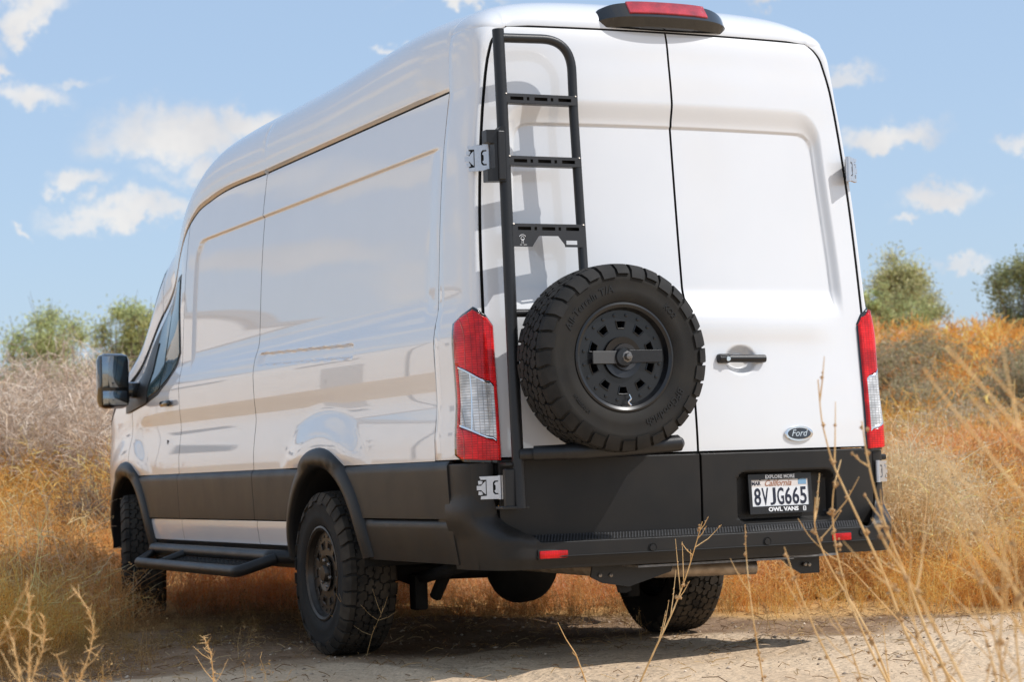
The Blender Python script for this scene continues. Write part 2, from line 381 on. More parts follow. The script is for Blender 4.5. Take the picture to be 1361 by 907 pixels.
def side_patch(name, s, y0, y1, fn_top=None, zl=ZL, extra=(), thr=2.28, ztop=2.45, mat_=WHITE, arches=(WB_R, WB_F), parent=van):
    U = lines(y0, y1, .035, extra)
    def fn(Y, Zl):
        z = np.array(Zl)
        g = zg(Y); z = np.where(Zl > thr, thr+(Zl-thr)*(g-thr)/(ztop-thr), z)
        zb = np.maximum(arch_z(Y, arches[0], .897), arch_z(Y, arches[1], .897))
        z = z+(zb-.897)*(1-S((Zl-.897)/.5))
        return np.stack([s*side_x(Y, z), Y, z], -1)
    return patch(name, U, zl, fn, mat_, parent, (-s, 0, 0), fold=.022)
SEAM = .55
for s in (-1, 1):
    side_patch('side_panel', s, SEAM+.004, 2.9965, extra=[(.62, .08, .012), (1.94, .30, .02), (1.52, .03, .008)])
    side_patch('side_panel', s, 3.0035, 4.3965, extra=[(4.22, .05, .005)])
    side_patch('front_door', s, 4.4035, 5.545, thr=1.50)
    # fender
    ZF = lines(.897, 1.03, .02)
    def fend(Y, t):
        zb = arch_z(Y, WB_F, .6); z = zb+(zg(Y)-zb)*t
        return np.stack([s*side_x(Y, z), Y, z], -1)
    patch('front_fender', lines(5.553, 6.60, .03), np.linspace(0, 1, 30), fend, WHITE, van, (-s, 0, 0))
    # black strips added behind the panel gaps as their shade
    for yg, za, zb_ in ((3.0, .88, 2.42), (4.40, .88, 2.30), (5.549, .95, 1.6), (SEAM, 1.40, 2.42)):
        patch('gap_shade', np.array([yg-.03, yg, yg+.03]), np.linspace(za, zb_, 24),
              lambda Y, z: np.stack([s*(side_x(Y, z)-.016), Y, z], -1), SEAL_SHADE, van, (-s, 0, 0), fold=0)
# roof
def roof_fn(Y, t, a_off=.014):
    g = zg(Y); a = side_x(Y, g, False)+a_off*(1-S((Y-4.1)/.4))*S((Y-.55)/.35); h = zc(Y)-g-.03
    c = np.cos(t); x = a*np.sign(c)*np.abs(c)**(2/ne_of(Y)); z = g+.03+h*np.abs(np.sin(t))**me_of(Y)
    return np.stack([x, Y, z], -1)
TT = np.concatenate([np.linspace(0, .5, 26)**1.0*math.pi, np.linspace(.5, 1, 26)[1:]*math.pi])
def roof_patch(name, y0, y1, step=.06):
    U = lines(y0, y1, step)
    def fn(Y, T):
        P = roof_fn(Y, np.clip(T, 0, math.pi)); g = zg(Y)
        for cond, sg in ((T < -.5, 1), (T > math.pi+.5, -1)):
            xx = side_x(Y, g, False)-.006
            P = np.where(cond[..., None], np.stack([sg*xx, Y, g+.012+.014*S((Y-4.1)/.4)], -1), P)
        for cond, sg in ((np.abs(T+.25) < .2, 1), (np.abs(T-math.pi-.25) < .2, -1)):
            xx = side_x(Y, g, False)+.013*(1-S((Y-4.1)/.4))*S((Y-.55)/.35)
            P = np.where(cond[..., None], np.stack([sg*xx, Y, g+.024+.006*S((Y-4.1)/.4)], -1), P)
        return P
    V = np.concatenate([[-1, -.25], TT, [math.pi+.25, math.pi+1]])
    return patch(name, U, V, fn, WHITE, van, (0, 0, -1), fold=.02, smooth=30, edge_shade=(0, 0, 1, 1))
roof_patch('roof', SEAM+.003, 2.999); roof_patch('roof', 3.001, 5.2)
patch('windscreen_frame', lines(5.205, 6.05, .05), TT, lambda Y, t: roof_fn(Y, t, 0), WHITE, van, (0, 0, -1))
patch('windscreen', lines(5.26, 6.0, .05), np.linspace(.30, math.pi-.30, 30), lambda Y, t: roof_fn(Y, t, 0)+np.array([0, .006, .006]), GLASS, van, (0, 0, -1), fold=.004)
patch('bonnet', lines(6.056, 6.60, .04), TT, lambda Y, t: roof_fn(Y, t, 0), WHITE, van, (0, 0, -1))
patch('front_fascia', np.linspace(-1, 1, 21), lines(.42, 1.05, .04), lambda u, z: np.stack([u*side_x(6.6, z), 6.615-.10*u*u+0*z, z], -1), CLAD, van, (0, -1, 0))
# rear doors and corners
door_r = spline([.50, .575, .75, .9, 1.376, 1.857, 2.116, 2.29, 2.54, 2.71, 2.76], [.109, .108, .103, .103, .134, .173, .192, .204, .224, .254, .28])
xd = spline([.4, .6, .9, 1.5, 2.05, 2.4, 2.5, 2.58, 2.64, 2.675, 2.70], [.915, .915, .913, .910, .886, .848, .832, .812, .788, .755, .715])
def door_y(x, z): return door_r(z)+.08*x*x
A0 = float(side_x(SEAM, 2.45, False)); H0 = float(zc(SEAM))-2.48
def corner_w(z):
    zz = np.clip((z-2.48)/H0, 0, .98)**(1/ME); top = A0*np.sqrt(1-zz*zz)**(2/NE); k = S((z-2.45)/.03)
    return side_x(SEAM, np.minimum(z, 2.45), False)*(1-k)+top*k
def corner(s, th, z, off=0.0, gap=.0):
    z = np.asarray(z, float); th = np.asarray(th, float)
    a = th*math.pi/2; w = corner_w(z); x1 = xd(z)+gap; r1 = door_y(x1, z); e = 2/3.6
    x = x1+np.maximum(w-x1, .004)*np.cos(a)**e; y = SEAM-(SEAM-r1)*np.sin(a)**e
    nx = np.cos(a)**.6; ny = -np.sin(a)**.6
    return np.stack([s*(x+off*nx), y+off*ny, z], -1)
def door_surface(x, z):
    y = door_y(x, z)
    zo = 2.385; zm = 1.30; hx = .812-.05*S((z-1.5)/.9)
    do = rr_sdf(x, z-zm, hx, zo-zm, .13); di = rr_sdf(x, z-zm, hx-.036, zo-.095-zm, .075)
    t = np.where(do >= 0, 0, np.where(di <= 0, 1, -do/np.maximum(-do+di, 1e-6)))
    fade = S((z-1.46)/.14)
    y = y+(.030*(t*t*(3-2*t)*.5+t*.5)+.010*S(-di/.012))*fade*.85
    y = y-.010*np.exp(-((z-1.43)/.06)**2)*S((.80-np.abs(x))/.2)          # soft roll below the pressed field
    e = np.hypot((x-.242)/.085, (z-1.283)/.066); y = y+.034*S((1-e)/.55)   # handle bowl (right door only)
    return y
ZD = lines(.902, 2.692, .03, [(2.29, .03, .004), (2.35, .05, .01), (1.53, .1, .012), (1.283, .08, .006), (2.65, .045, .006)])
for s, nm in ((-1, 'rear_door'), (1, 'rear_door')):
    XU = np.unique(np.round(np.concatenate([np.linspace(.006, .995, 34), np.linspace(.80, .93, 30), np.linspace(.16, .36, 26)]), 4))
    def fn(u, z):
        x = u*xd(z)
        y = door_surface(x, z) if s > 0 else door_surface(x, z)-np.where(np.hypot((x-.242)/.085, (z-1.283)/.066) < 1, .034*S((1-np.hypot((x-.242)/.085, (z-1.283)/.066))/.55), 0)
        return np.stack([s*x, y, z], -1)
    d = patch(nm, XU, ZD, fn, WHITE, van, (0, 1, 0), fold=.02)
    # corner posts
    zc_l = lines(.90, 2.698, .03, [(2.465, .03, .006), (2.65, .04, .006)])
    patch('corner_post', np.linspace(0, 1, 34), zc_l, lambda th, z: corner(s, th, z, gap=.009), WHITE, van, (-s*.7, .7, 0), fold=.02, edge_shade=(1, 1, 1, 0))
    patch('gap_shade', np.linspace(-.03, .010, 3), np.linspace(.62, 2.68, 40), lambda u, z: np.stack([s*(xd(z)+u), door_y(xd(z), z)+.015+0*u, z], -1), SEAL_SHADE, van, (0, 1, 0), fold=0)
patch('gap_shade', np.array([-.02, 0, .02]), np.linspace(.60, 2.69, 40), lambda u, z: np.stack([u, door_surface(np.abs(u)*0, z)+.016, z], -1), SEAL_SHADE, van, (0, 1, 0), fold=0)  # black strips added to keep the door gaps dark
patch('gap_shade', np.linspace(-.70, .70, 20), np.array([2.67, 2.69, 2.702]), lambda x, z: np.stack([x, door_y(x, z)+.012, z], -1), SEAL_SHADE, van, (0, 1, 0), fold=0)
ZE = 2.701
zr = lambda x: 2.48+H0*np.sqrt(np.maximum(1-np.clip(np.abs(x)/A0, 0, 1)**NE, 0))**ME
WT0 = float(corner_w(2.69)); XT0 = float(xd(2.69))
def roof_rear(x, v):
    c = np.clip((np.abs(x)-XT0-.006)/(WT0-XT0-.006), 0, 1)**(3.6/2); yr = SEAM-(SEAM-float(door_y(XT0, 2.69)))*np.sqrt(np.maximum(1-c*c, 0))**(2/3.6)
    ye = np.where(np.abs(x) > XT0, np.minimum(yr, SEAM-.012), door_y(np.minimum(np.abs(x), XT0), ZE)-.002); ze = ZE-.006*S((np.abs(x)-.62)/.1)-.008*S((np.abs(x)-XT0)/.02)
    q = v*math.pi/2; y = ye+(SEAM-.004-ye)*(1-np.cos(q)); z = ze+np.maximum(zr(x)-ze, 0)*np.sin(q)**.9
    return np.stack([x, y, z], -1)
rre = patch('roof_rear_edge', np.concatenate([-np.linspace(WT0-.006, XT0, 24), np.linspace(-XT0, XT0, 44)[1:-1], np.linspace(XT0, WT0-.006, 24)]), np.linspace(0, 1, 22), roof_rear, WHITE, van, (0, .6, -.8), fold=.02, edge_shade=(0, 0, 0, 0))

nv_ = 25; ix = np.zeros(len(rre.data.polygons), np.int32)
for p in rre.data.polygons:
    if p.index % nv_ < 2 and abs(p.center.x) < XT0-.004: ix[p.index] = 1  # shade of the door-top gap coloured into the roof's rear edge
rre.data.polygons.foreach_set('material_index', ix)
# ---- grey plastic below: doors' lower half, side bands, sill
def cbox(x, z):
    e = rr_sdf(x-.425, z-.70, .252, .108, .05); return e
for s in (-1, 1):
    U = np.concatenate([np.linspace(.007, .9, 70), np.linspace(.9, .985, 8)[1:]])
    def fn(u, z):
        x = u; y = door_y(x, z)-.014*S((.893-z)/.006)-.004
        if s > 0: y = y+.055*S((-cbox(x, z)+.004)/.022)
        return np.stack([s*x, y, z], -1)
    patch('rear_door_cladding', np.array([u*.905 for u in U]), lines(.572, .893, .02, [(.70, .13, .007), (.885, .01, .003)]), fn, CLAD, van, (0, 1, 0), fold=.012)
def band(name, s, ya, yb, za, zb, off, m, inner=.02, endr=None, enda=None, zstep=.02, groove=None):
    """strip of the lower side between y boundaries that may follow a wheel arch (callables of z)"""
    U = np.linspace(0, 1, 60); V = lines(za, zb, zstep)
    def fn(u, z):
        a = ya(z) if callable(ya) else ya; b = yb(z) if callable(yb) else yb
        Y = a+(b-a)*u; o = off*S((zb+.004-z)/.02)
        if groove: o = o-.006*np.exp(-((z-groove)/.006)**2)
        return np.stack([s*(side_x(Y, z, False)+o+.020*0), Y, z], -1)
    return patch(name, U, V, fn, m, van, (-s, 0, 0), fold=inner)
ra = lambda yc, sg, R=.53: (lambda z: yc+sg*np.sqrt(np.maximum(R*R-(z-.40)**2, .0004)))
def rear_low(s): pass
for s in (-1, 1):
    band('side_cladding', s, .40, ra(WB_R, -1), .657, .894, .014, CLAD)
    band('side_cladding', s, .40, ra(WB_R, -1), .470, .650, .010, CLAD)
    for a, b in ((ra(WB_R, 1), 2.996), (3.004, 4.397), (4.403, ra(WB_F, -1))):
        band('side_cladding', s, a, b, .640, .894, .014, CLAD)
    for a, b in ((ra(WB_R, 1), 2.996), (3.002, 4.398), (4.402, ra(WB_F, -1))):
        band('white_sill', s, a, b, .512, .632, .004, WHITE)
    band('rocker', s, 2.42, 5.12, .40, .506, -.006, CLAD, groove=.46)
    # wheel arch flares
    for yc, a0, a1 in ((WB_R, 5, 172), (WB_F, 8, 173)):
        PR = [(.588, .001), (.584, .014), (.566, .027), (.535, .036), (.510, .038), (.496, .032), (.490, .016), (.490, -.10)]
        ph = np.radians(np.linspace(a0, a1, 70)); V = []
        for p in ph:
            for R, o in PR:
                Y = yc+R*math.cos(p); z = .40+R*math.sin(p); V.append((s*(float(side_x(Y, max(z, .42), z > .9))+o), Y, z))
        F = grid_faces(len(ph), len(PR)); F = F if s > 0 else F[:, ::-1]
        link('wheel_arch_flare', mesh_np('wheel_arch_flare', np.array(V), F), CLAD, van, 50)
        V = []; PX = [.985, .90, .75, .55, .42]
        ph2 = np.radians(np.linspace(4, 176, 40))
        for p in ph2:
            for x in PX: V.append((s*(min(x, float(side_x(yc, .9))-.02)), yc+.487*math.cos(p), .40+.487*math.sin(p)))
        n0 = len(V); V += [(s*.42, yc, .40)]
        F = [list(f) for f in grid_faces(len(ph2), len(PX))]+[[i*5+4, (i+1)*5+4, n0] for i in range(len(ph2)-1)]
        link('wheel_well', mesh_np('wheel_well', V, F), UNDER, van, 50)

# ---- rear bumper: wraps round both corners, rises in front of the lights, drops to a step behind the doors
def bumper_pt(u, v):
    """u in -1..1 round the bumper, v in 0..1 upwards"""
    s = np.sign(u+1e-9); q = 1-np.abs(u)                 # q: 0 at the wheel end, 1 at the middle
    qa = np.clip(q/.42, 0, 1); qb = np.clip((q-.42)/.58, 0, 1)
    ztop = .738+(.556-.738)*S((q-.355)/.085)+(.878-.738)*(1-S((q-.17)/.05))
    z = .452+v*(ztop-.452)
    th = qa; a = th*math.pi/2; e = 2/3.0
    xe, ye = .80, .022
    wlow = side_x(.4, z, False)+.004
    xl = xe+(wlow-xe)*np.cos(a)**e; yl = .42-(.42-ye)*np.sin(a)**e
    xr = xe*(1-qb); yr = -.018+.040*(xr/xe)**2
    xl = np.where(q < .42, xl, xr); yl = np.where(q < .42, yl, yr)
    # upper shape: hugs the body
    x1 = xd(z)-.045; w = side_x(.4, z, False)+.007+.013*(1-S((z-.68)/.08)); r1 = door_y(x1, z)-.012
    xu = x1+(w-x1)*np.cos(a)**e; yu = .42-(.42-r1)*np.sin(a)**e
    xu = np.where(q < .42, xu, x1*(1-qb)); yu = np.where(q < .42, yu, door_y(x1*(1-qb), z)-.012)
    k = S((z-.566)/.10); x = xl*(1-k)+xu*k; y = yl*(1-k)+yu*k
    y = y+.016*S((.50-z)/.05)*(q > .1)
    return np.stack([s*x, y, z], -1)
U = np.concatenate([-np.linspace(1, .58, 46), -np.linspace(.58, .40, 40)[1:], np.linspace(-.40, .40, 30)[1:-1], np.linspace(.40, .58, 40)[:-1], np.linspace(.58, 1, 46)])
V = np.linspace(0, 1, 34)
patch('rear_bumper', U, V, bumper_pt, CLAD, van, (0, 1, 0), fold=.02, smooth=50)
bumper = bpy.data.objects['rear_bumper']
for s in (-1, 1):
    patch('corner_cladding', np.linspace(0, 1.0, 30), lines(.60, .880, .03), lambda th, z: (lambda P: np.stack([P[..., 0], P[..., 1], z], -1))(corner(s, th, np.maximum(z, .60), .004)), CLAD, van, (-s*.7, .7, 0), fold=.02)
# step pad with ribs
mb = MB(); xs = np.linspace(-.775, .775, 40)
Vv = []
for x in xs:
    y0 = -.018+.040*(x/.8)**2+.004; y1 = float(door_y(x, .58))+.02
    Vv += [(x, y0, .5545), (x, y1, .590)]
mb.add(Vv, [tuple(f) for f in grid_faces(len(xs), 2)])
mb.build('step_top', CLAD, bumper, fix=True)
mb = MB()
for x in np.arange(-.77, .771, .0135):
    y0 = -.018+.040*(x/.8)**2; y1 = float(door_y(x, .58))-.022
    mb.box((x, (y0+.012+y1)/2, .5545+.0355*((y0+.012+y1)/2-y0)/(y1+.042-y0)+.0015), (.0048, y1-y0-.022, .004), np.array([[math.cos(-.5), -math.sin(-.5), 0], [math.sin(-.5), math.cos(-.5), 0], [0, 0, 1]])@np.array([[1, 0, 0], [0, math.cos(.27), -math.sin(.27)], [0, math.sin(.27), math.cos(.27)]]))
STEPM = mat('worn_step_rib', (.07, .07, .072), .4, noise=.3, nscale=60)
tag(mb.build('step_rib', STEPM, bumper, smooth=None), kind='stuff')
def bum_y(x): return -.018+.040*(x/.8)**2
for x0, x1, zc_ in ((-.79, -.665, .508), (.575, .672, .520)):
    xm = (x0+x1)/2; MB().box((xm, bum_y(xm)-.001, zc_), (x1-x0, .012, .031), bev=.004).build('reflector', REFL, bumper)
    MB().box((xm, bum_y(xm)+.004, zc_), (x1-x0+.012, .012, .043), bev=.004).build('reflector_bezel', CLAD, bumper)
for x, z in ((-.295, .516), (.245, .516), (.735, .535), (-.60+.32-.62, .54)):
    y = bum_y(x) if abs(x) < .8 else .07
    MB().lathe([(0, -.006), (.013, -.006), (.0155, -.002), (.0155, .006)], 'y', (x, y, z), 20).build('parking_sensor', CLAD, bumper)
    MB().lathe([(.016, -.0015), (.019, -.003), (.021, .004)], 'y', (x, y, z), 20).build('sensor_ring', SEAL_SHADE, bumper)
MB().tube([(x, float(bum_y(x))-.002 if abs(x) <= .8 else .05, .4995) for x in np.linspace(-.80, .80, 30)], .0035, 6).build('bumper_seam', SEAL_SHADE, bumper)

# ---- tail lights
def lens(name, s, u0, u1, zb, zt, off, m, parent, fold=.012, n=24, nz=20):
    def lp_(u, v):
        z = zb(u)+(zt(u)-zb(u))*v; P = corner(s, np.clip(.23+.77*u/.74, 0, 1), z, off); q = np.clip((u-.74)/.26, 0, 1)
        x = xd(z)-q*(xd(z)-.884); D = np.stack([s*x, door_y(x, z)-off, z], -1); return np.where((u > .74)[..., None], D, P)
    return patch(name, np.unique(np.append(np.linspace(u0, u1, n), [.74] if u0 < .74 < u1 else [])), np.linspace(0, 1, nz), lp_, m, parent, (-s*.7, .7, 0), fold=fold, chamf=.0025)
ZT = lambda u, d=0: np.interp(u, [0, .16, .45, .62, 1], [1.455, 1.487, 1.515, 1.50, 1.440])-d
ZB = lambda u, d=0: np.interp(u, [0, .15, 1], [.918, .890, .880])+d
CT = lambda u: 1.288-.105*u; CB = lambda u: 1.040-.085*u
for s in (-1, 1):
    h = lens('tail_light', s, 0, 1, lambda u: ZB(u), lambda u: ZT(u), .008, GLOSSB, van, fold=.03)
    lens('red_lens', s, .07, .95, lambda u: CT(u)+.006, lambda u: ZT(u, .014), .020, RED, h)
    lens('red_lens', s, .07, .95, lambda u: ZB(u, .012), lambda u: CB(u)-.006, .020, RED, h)
    lens('red_edge', s, .07, .115, lambda u: CB(u)-.004, lambda u: CT(u)+.004, .0195, RED, h, n=3)
    lens('red_edge', s, .885, .95, lambda u: CB(u)-.004, lambda u: CT(u)+.004, .0195, RED, h, n=3)
    lens('clear_lens', s, .13, .36, lambda u: CB(u)+.010, lambda u: CT(u)-.010, .019, CLEAR, h, n=8)
    lens('clear_lens', s, .385, .88, lambda u: CB(u)+.010, lambda u: CT(u)-.010, .019, CLEAR, h)
    lens('chrome_divider', s, .365, .380, lambda u: CB(u)+.004, lambda u: CT(u)-.004, .021, CHROME, h, n=3)
    lens('chrome_divider', s, .12, .88, lambda u: CT(u)-.008, lambda u: CT(u)-.002, .0205, CHROME, h, nz=3)
    lens('chrome_divider', s, .12, .88, lambda u: CB(u)+.002, lambda u: CB(u)+.008, .0205, CHROME, h, nz=3)

# ---- high brake light
def hb(u, t):
    """u: -1..1 along x; t: 0..1 round the section from the door gap over the nose to the roof"""
    k = np.clip(1-np.abs(u)**5.5, 0, 1)**.65; x = .335*u
    A = np.array([0, .14, .36, .66, 1.0])
    Yb = .262+.05*u*u; 
    ys = [Yb, Yb-.055*k, Yb-.085*k, Yb-.035*k, Yb+.22]
    zs = [2.700+0*u, 2.704+.004*k, 2.742+.006*k-.02*(1-k), 2.735+.082*k, 2.742+.082*k]
    y = sum(np.interp(t, A, np.eye(5)[i])*ys[i] for i in range(5)); z = sum(np.interp(t, A, np.eye(5)[i])*zs[i] for i in range(5))
    return np.stack([x, y, z], -1)
bl = patch('brake_light', np.sin(np.linspace(-1, 1, 50)*math.pi/2), np.array([0, .04, .10, .14, .18, .3, .36, .42, .6, .66, .72, .85, 1]), hb, GLOSSB, van, (0, .5, -.5), fold=.01, smooth=45)
patch('red_lens', np.linspace(-.56, .56, 24), np.linspace(.43, .66, 8), lambda u, t: hb(u, t)+np.array([0, -.005, .005]), REDP, bl, (0, .7, -.7), fold=.008)

# ---- hinges (zinc) : plate frame axes given by centre, rotation about z
def hinge(name, s, c, ang, w=.088, h=.105):
    a = math.radians(ang); R = np.array([[math.cos(a), -math.sin(a), 0], [math.sin(a), math.cos(a), 0], [0, 0, 1]])
    fr = lambda d0: (lambda u, v, d: np.array(c)+R@np.array([-s*u*w*.5, -d, v*h*.5]))
    mb = MB().box(c, (w*.86, .018, h*.9), R, bev=.002); root = mb.build(name, SEAL_SHADE, van)
    f = fr(0)
    MB().prism([(-.95, .98), (1, 1), (1, .60), (.52, .60), (.36, .42), (.36, -.42), (.52, -.60), (1, -.60), (1, -1), (-.86, -1), (-.82, -.74), (-.25, -.70), (-.25, .70), (-.82, .70)][::-1] if s > 0 else
                    [(-.95, .98), (1, 1), (1, .60), (.52, .60), (.36, .42), (.36, -.42), (.52, -.60), (1, -.60), (1, -1), (-.86, -1), (-.82, -.74), (-.25, -.70), (-.25, .70), (-.82, .70)], f, .006, .019).build('hinge_plate', ZINC, root, smooth=None)
    MB().prism([(-1.22, .18), (-.80, .18), (-.58, .40), (-.35, .58), (-.35, -.58), (-.58, -.40), (-.80, -.20), (-1.22, -.20)], f, .006, .016).build('hinge_clip', ZINC, root, smooth=None)
    MB().prism([(-1.08, .60), (-.88, .62), (-.64, .56), (-.74, .32), (-1.05, .28)], f, .006, .016).build('hinge_clip', ZINC, root, smooth=None)
    MB().prism([(-1.08, -.60), (-.88, -.64), (-.64, -.58), (-.74, -.34), (-1.05, -.30)], f, .006, .016).build('hinge_clip', ZINC, root, smooth=None)
    MB().prism([(1.0, .50), (.62, .48), (.48, .30), (.62, .18), (.62, -.18), (.48, -.30), (.62, -.48), (1.0, -.50)], f, .006, .018).build('hinge_clip', ZINC, root, smooth=None)
    p = np.array(c)+R@np.array([-s*w*.52, -.008, 0]); MB().tube([p+np.array([0, 0, -h*.52]), p+np.array([0, 0, h*.52])], .011, 14).build('hinge_knuckle', ZINC, root)
    return root
hinge('hinge', -1, (-.905, .222, 2.122), -38); hinge('hinge', 1, (.895, .225, 2.125), 38)
hinge('hinge', -1, (-.925, .170, .782), -34, .084, .092); hinge('hinge', 1, (.955, .185, .790), 34, .084, .092)
MB().box((.955, .24, .852), (.09, .10, .026), bev=.008).build('hinge_cover', CLAD, van)

# ---- door handle, emblem, licence plate
hn = MB().tube(fillet([(.128, .118, 1.289), (.352, .120, 1.287)], .01), .0165, 16).build('rear_handle', BLACKP, van)
hn.data.transform(Matrix.Translation((0, 0, 0)))
MB().box((.152, .128, 1.289), (.062, .05, .040), bev=.012).build('lock_housing', BLACKP, hn)
MB().box((.335, .135, 1.287), (.05, .05, .034), bev=.010).build('handle_end', BLACKP, hn)
MB().lathe([(0, -.004), (.0095, -.004), (.011, 0), (.011, .01)], 'y', (.163, .102, 1.287), 18).build('key_lock', CHROME, hn)
# emblem
ex, ez = .506, .964; ey = float(door_y(ex, ez))-.004; slope = (float(door_y(ex, ez+.02))-float(door_y(ex, ez-.02)))/.04
def oval(a, b, y0, y1, n=40):
    mb = MB(); prof = []
    V = []
    for i in range(n):
        t = 2*math.pi*i/n
        for k, yy in ((1.0, y0), (1.0, y1+.002), (.96, y1)): V.append((ex+a*k*math.cos(t), ey+yy+slope*b*k*math.sin(t)+.16*ex*a*k*math.cos(t), ez+b*k*math.sin(t)))
    F = [tuple(f) for f in grid_faces(n, 3, cu=True)]+[tuple(i*3+2 for i in range(n))]
    return mb.add(V, F)
em = oval(.074, .0335, .004, -.006).build('emblem', CHROME, van)
oval(.061, .0245, -.006, -.0078).build('emblem_field', FORDB, em)
V, F = text_mesh('Ford', .040, .0006, shear=.32, sx=1.05, bold=.0002)
MB().add(np.stack([ex-.004+V[:, 0], ey-.0086-V[:, 2]+slope*V[:, 1]+.16*ex*V[:, 0], ez+V[:, 1]+.001], 1), F).build('emblem_lettering', CHROME, em, smooth=None)
# plate
px_, pz_ = .404, .712; py_ = .128
def pf(u, v, d): return (px_+u, py_-d+.05*v+.07*u, pz_+v)
lp = MB().prism([(-.152, -.075), (.152, -.075), (.152, .075), (-.152, .075)], pf, 0, .004).build('license_plate', PLATEW, van, smooth=None)
mb = MB()
O = [(-.163, -.084), (.163, -.084), (.163, .084), (-.163, .084)]; I = [(-.148, -.052), (.148, -.052), (.148, .060), (-.148, .060)]
for i in range(4):
    j = (i+1) % 4; mb.prism([O[i], O[j], I[j], I[i]], pf, -.002, .009)
mb.build('plate_frame', BLACKP, lp, smooth=None)
def ptxt(t, u, v, size, m, name, sx=1.0, shear=0, bold=0, d=.0045, space=1.0, rot=0):
    V, F = text_mesh(t, size, .0004, shear, sx, space, bold)
    MB().add([pf(u+a, v+b, d+.0006+c) for a, b, c in V], F).build(name, m, lp, smooth=None)
for i, ch in enumerate('8VJG665'):
    V, F = text_mesh(ch, .09, .0004, bold=.0014); lo, hi = V.min(0), V.max(0); wch = .029 if ch == 'J' else .034
    V[:, 0] = (V[:, 0]-lo[0])/(hi[0]-lo[0])*wch-wch/2; V[:, 1] = (V[:, 1]-lo[1])/(hi[1]-lo[1])*.073-.0365
    MB().add([pf(-.118+i*.0395+a, -.011+b, .0051+c) for a, b, c in V], F).build('plate_number', INK, lp, smooth=None)
MB().prism([(-.148, .030), (.148, .030), (.148, .060), (-.148, .060)], pf, .0041, .0044).build('plate_band', mat('plate_band', (.72, .66, .62), .4), lp, smooth=None)
ptxt('California', -.012, .044, .036, INKR, 'plate_state', shear=.45, sx=1.0, bold=.0006)
ptxt('MAR', -.122, .044, .022, INK, 'plate_month', bold=.0006)
MB().prism([(.096, .036), (.138, .036), (.138, .062), (.096, .062)], pf, .0046, .0052).build('year_sticker', STICK, lp, smooth=None)
ptxt('EXPLORE MORE', 0, .0715, .021, INKW, 'frame_lettering', d=.0095, bold=.0004, space=1.03)
ptxt('OWL VANS', .008, -.067, .0235, INKW, 'frame_lettering', d=.0095, sx=1.28, bold=.0010)
mb = MB(); 
for q in ((.112, -.067, .004, .018), (.124, -.067, .004, .018), (.118, -.059, .010, .003), (.118, -.068, .006, .003), (.118, -.0755, .012, .003)):
    mb.prism([(q[0]-q[2]/2, q[1]-q[3]/2), (q[0]+q[2]/2, q[1]-q[3]/2), (q[0]+q[2]/2, q[1]+q[3]/2), (q[0]-q[2]/2, q[1]+q[3]/2)], pf, .009, .0100)
mb.build('frame_badge', INKW, lp, smooth=None)
for u in (-.10, .10):
    MB().lathe([(0, -.003), (.006, -.002), (.007, .003)], 'y', pf(u, .063, .006), 14).build('plate_screw', GLOSSB, lp)
MB().box((.425, .150, .800), (.20, .02, .016), bev=.004).build('plate_lamp', GLOSSB, van)

# ---- cab side: window, sail, handle, mirror
def swin(name, s, top, bot, y0, y1, off, m, parent, n=16):
    U = np.linspace(y0, y1, n); lean = lambda Y, z: Y+.11*S((z-1.5)/.55)*S((5.0-Y)/.5)
    return patch(name, U, np.linspace(0, 1, 14), lambda Y, v: (lambda z: np.stack([s*(side_x(lean(Y, z), z, False)+off), lean(Y, z), z], -1))(bot(Y)+(top(Y)-bot(Y))*v), m, parent, (-s, 0, 0), fold=.006)
WT = lambda Y: np.interp(Y, [4.43, 4.58, 4.80, 5.05, 5.35, 5.60], [2.07, 2.06, 2.01, 1.90, 1.68, 1.42])
WBt = lambda Y: np.interp(Y, [4.43, 4.52, 4.66, 4.85, 5.20, 5.72], [1.60, 1.52, 1.44, 1.375, 1.325, 1.285])
doors = [o for o in COL.objects if o.name.startswith('front_door')]
for s in (-1, 1):
    par = van
    w = swin('side_window', s, lambda Y: WT(Y), lambda Y: WBt(Y), 4.43, 5.58, .002, CLAD, par, 26)
    ins = lambda f, d: (lambda Y: f(Y)+d)
    swin('window_pane', s, ins(WT, -.030), ins(WBt, .025), 4.455, 4.79, .006, GLASS, w)
    swin('window_pane', s, ins(WT, -.034), ins(WBt, .03), 4.825, 5.13, .006, GLASS, w)
    swin('mirror_sail', s, lambda Y: np.minimum(WT(Y)-.005, 1.70-.55*(Y-5.10)), ins(WBt, .004), 5.10, 5.68, .012, CLAD, w)
    h = MB().box((s*(side_x(4.62, 1.315)+.022), 4.62, 1.312), (.03, .17, .036), bev=.012).build('door_handle', GLOSSB, van)
    MB().lathe([(0, .006), (.011, .006), (.013, -.004)], 'x', (s*(side_x(4.62, 1.09)), 4.66, 1.085), 16).build('key_lock', GLOSSB, van)
    mc = (s*1.118, 5.36, 1.488)
    hs = MB().box((mc[0], mc[1]+.055, mc[2]), (.198, .125, .342), bev=.045).build('wing_mirror', GLOSSB, van)
    MB().box((mc[0]+s*.004, mc[1]-.010, mc[2]+.055), (.156, .006, .196), bev=.002).build('mirror_glass', MIRROR, hs)
    MB().box((mc[0]+s*.004, mc[1]-.010, mc[2]-.107), (.152, .006, .088), bev=.002).build('mirror_glass', MIRROR, hs)
    MB().tube([(s*1.04, 5.42, 1.44), (s*.90, 5.40, 1.42)], .042, 12).build('mirror_arm', GLOSSB, hs)
    MB().box((s*.985, 5.41, 1.43), (.14, .09, .10), bev=.03).build('mirror_base', GLOSSB, hs)

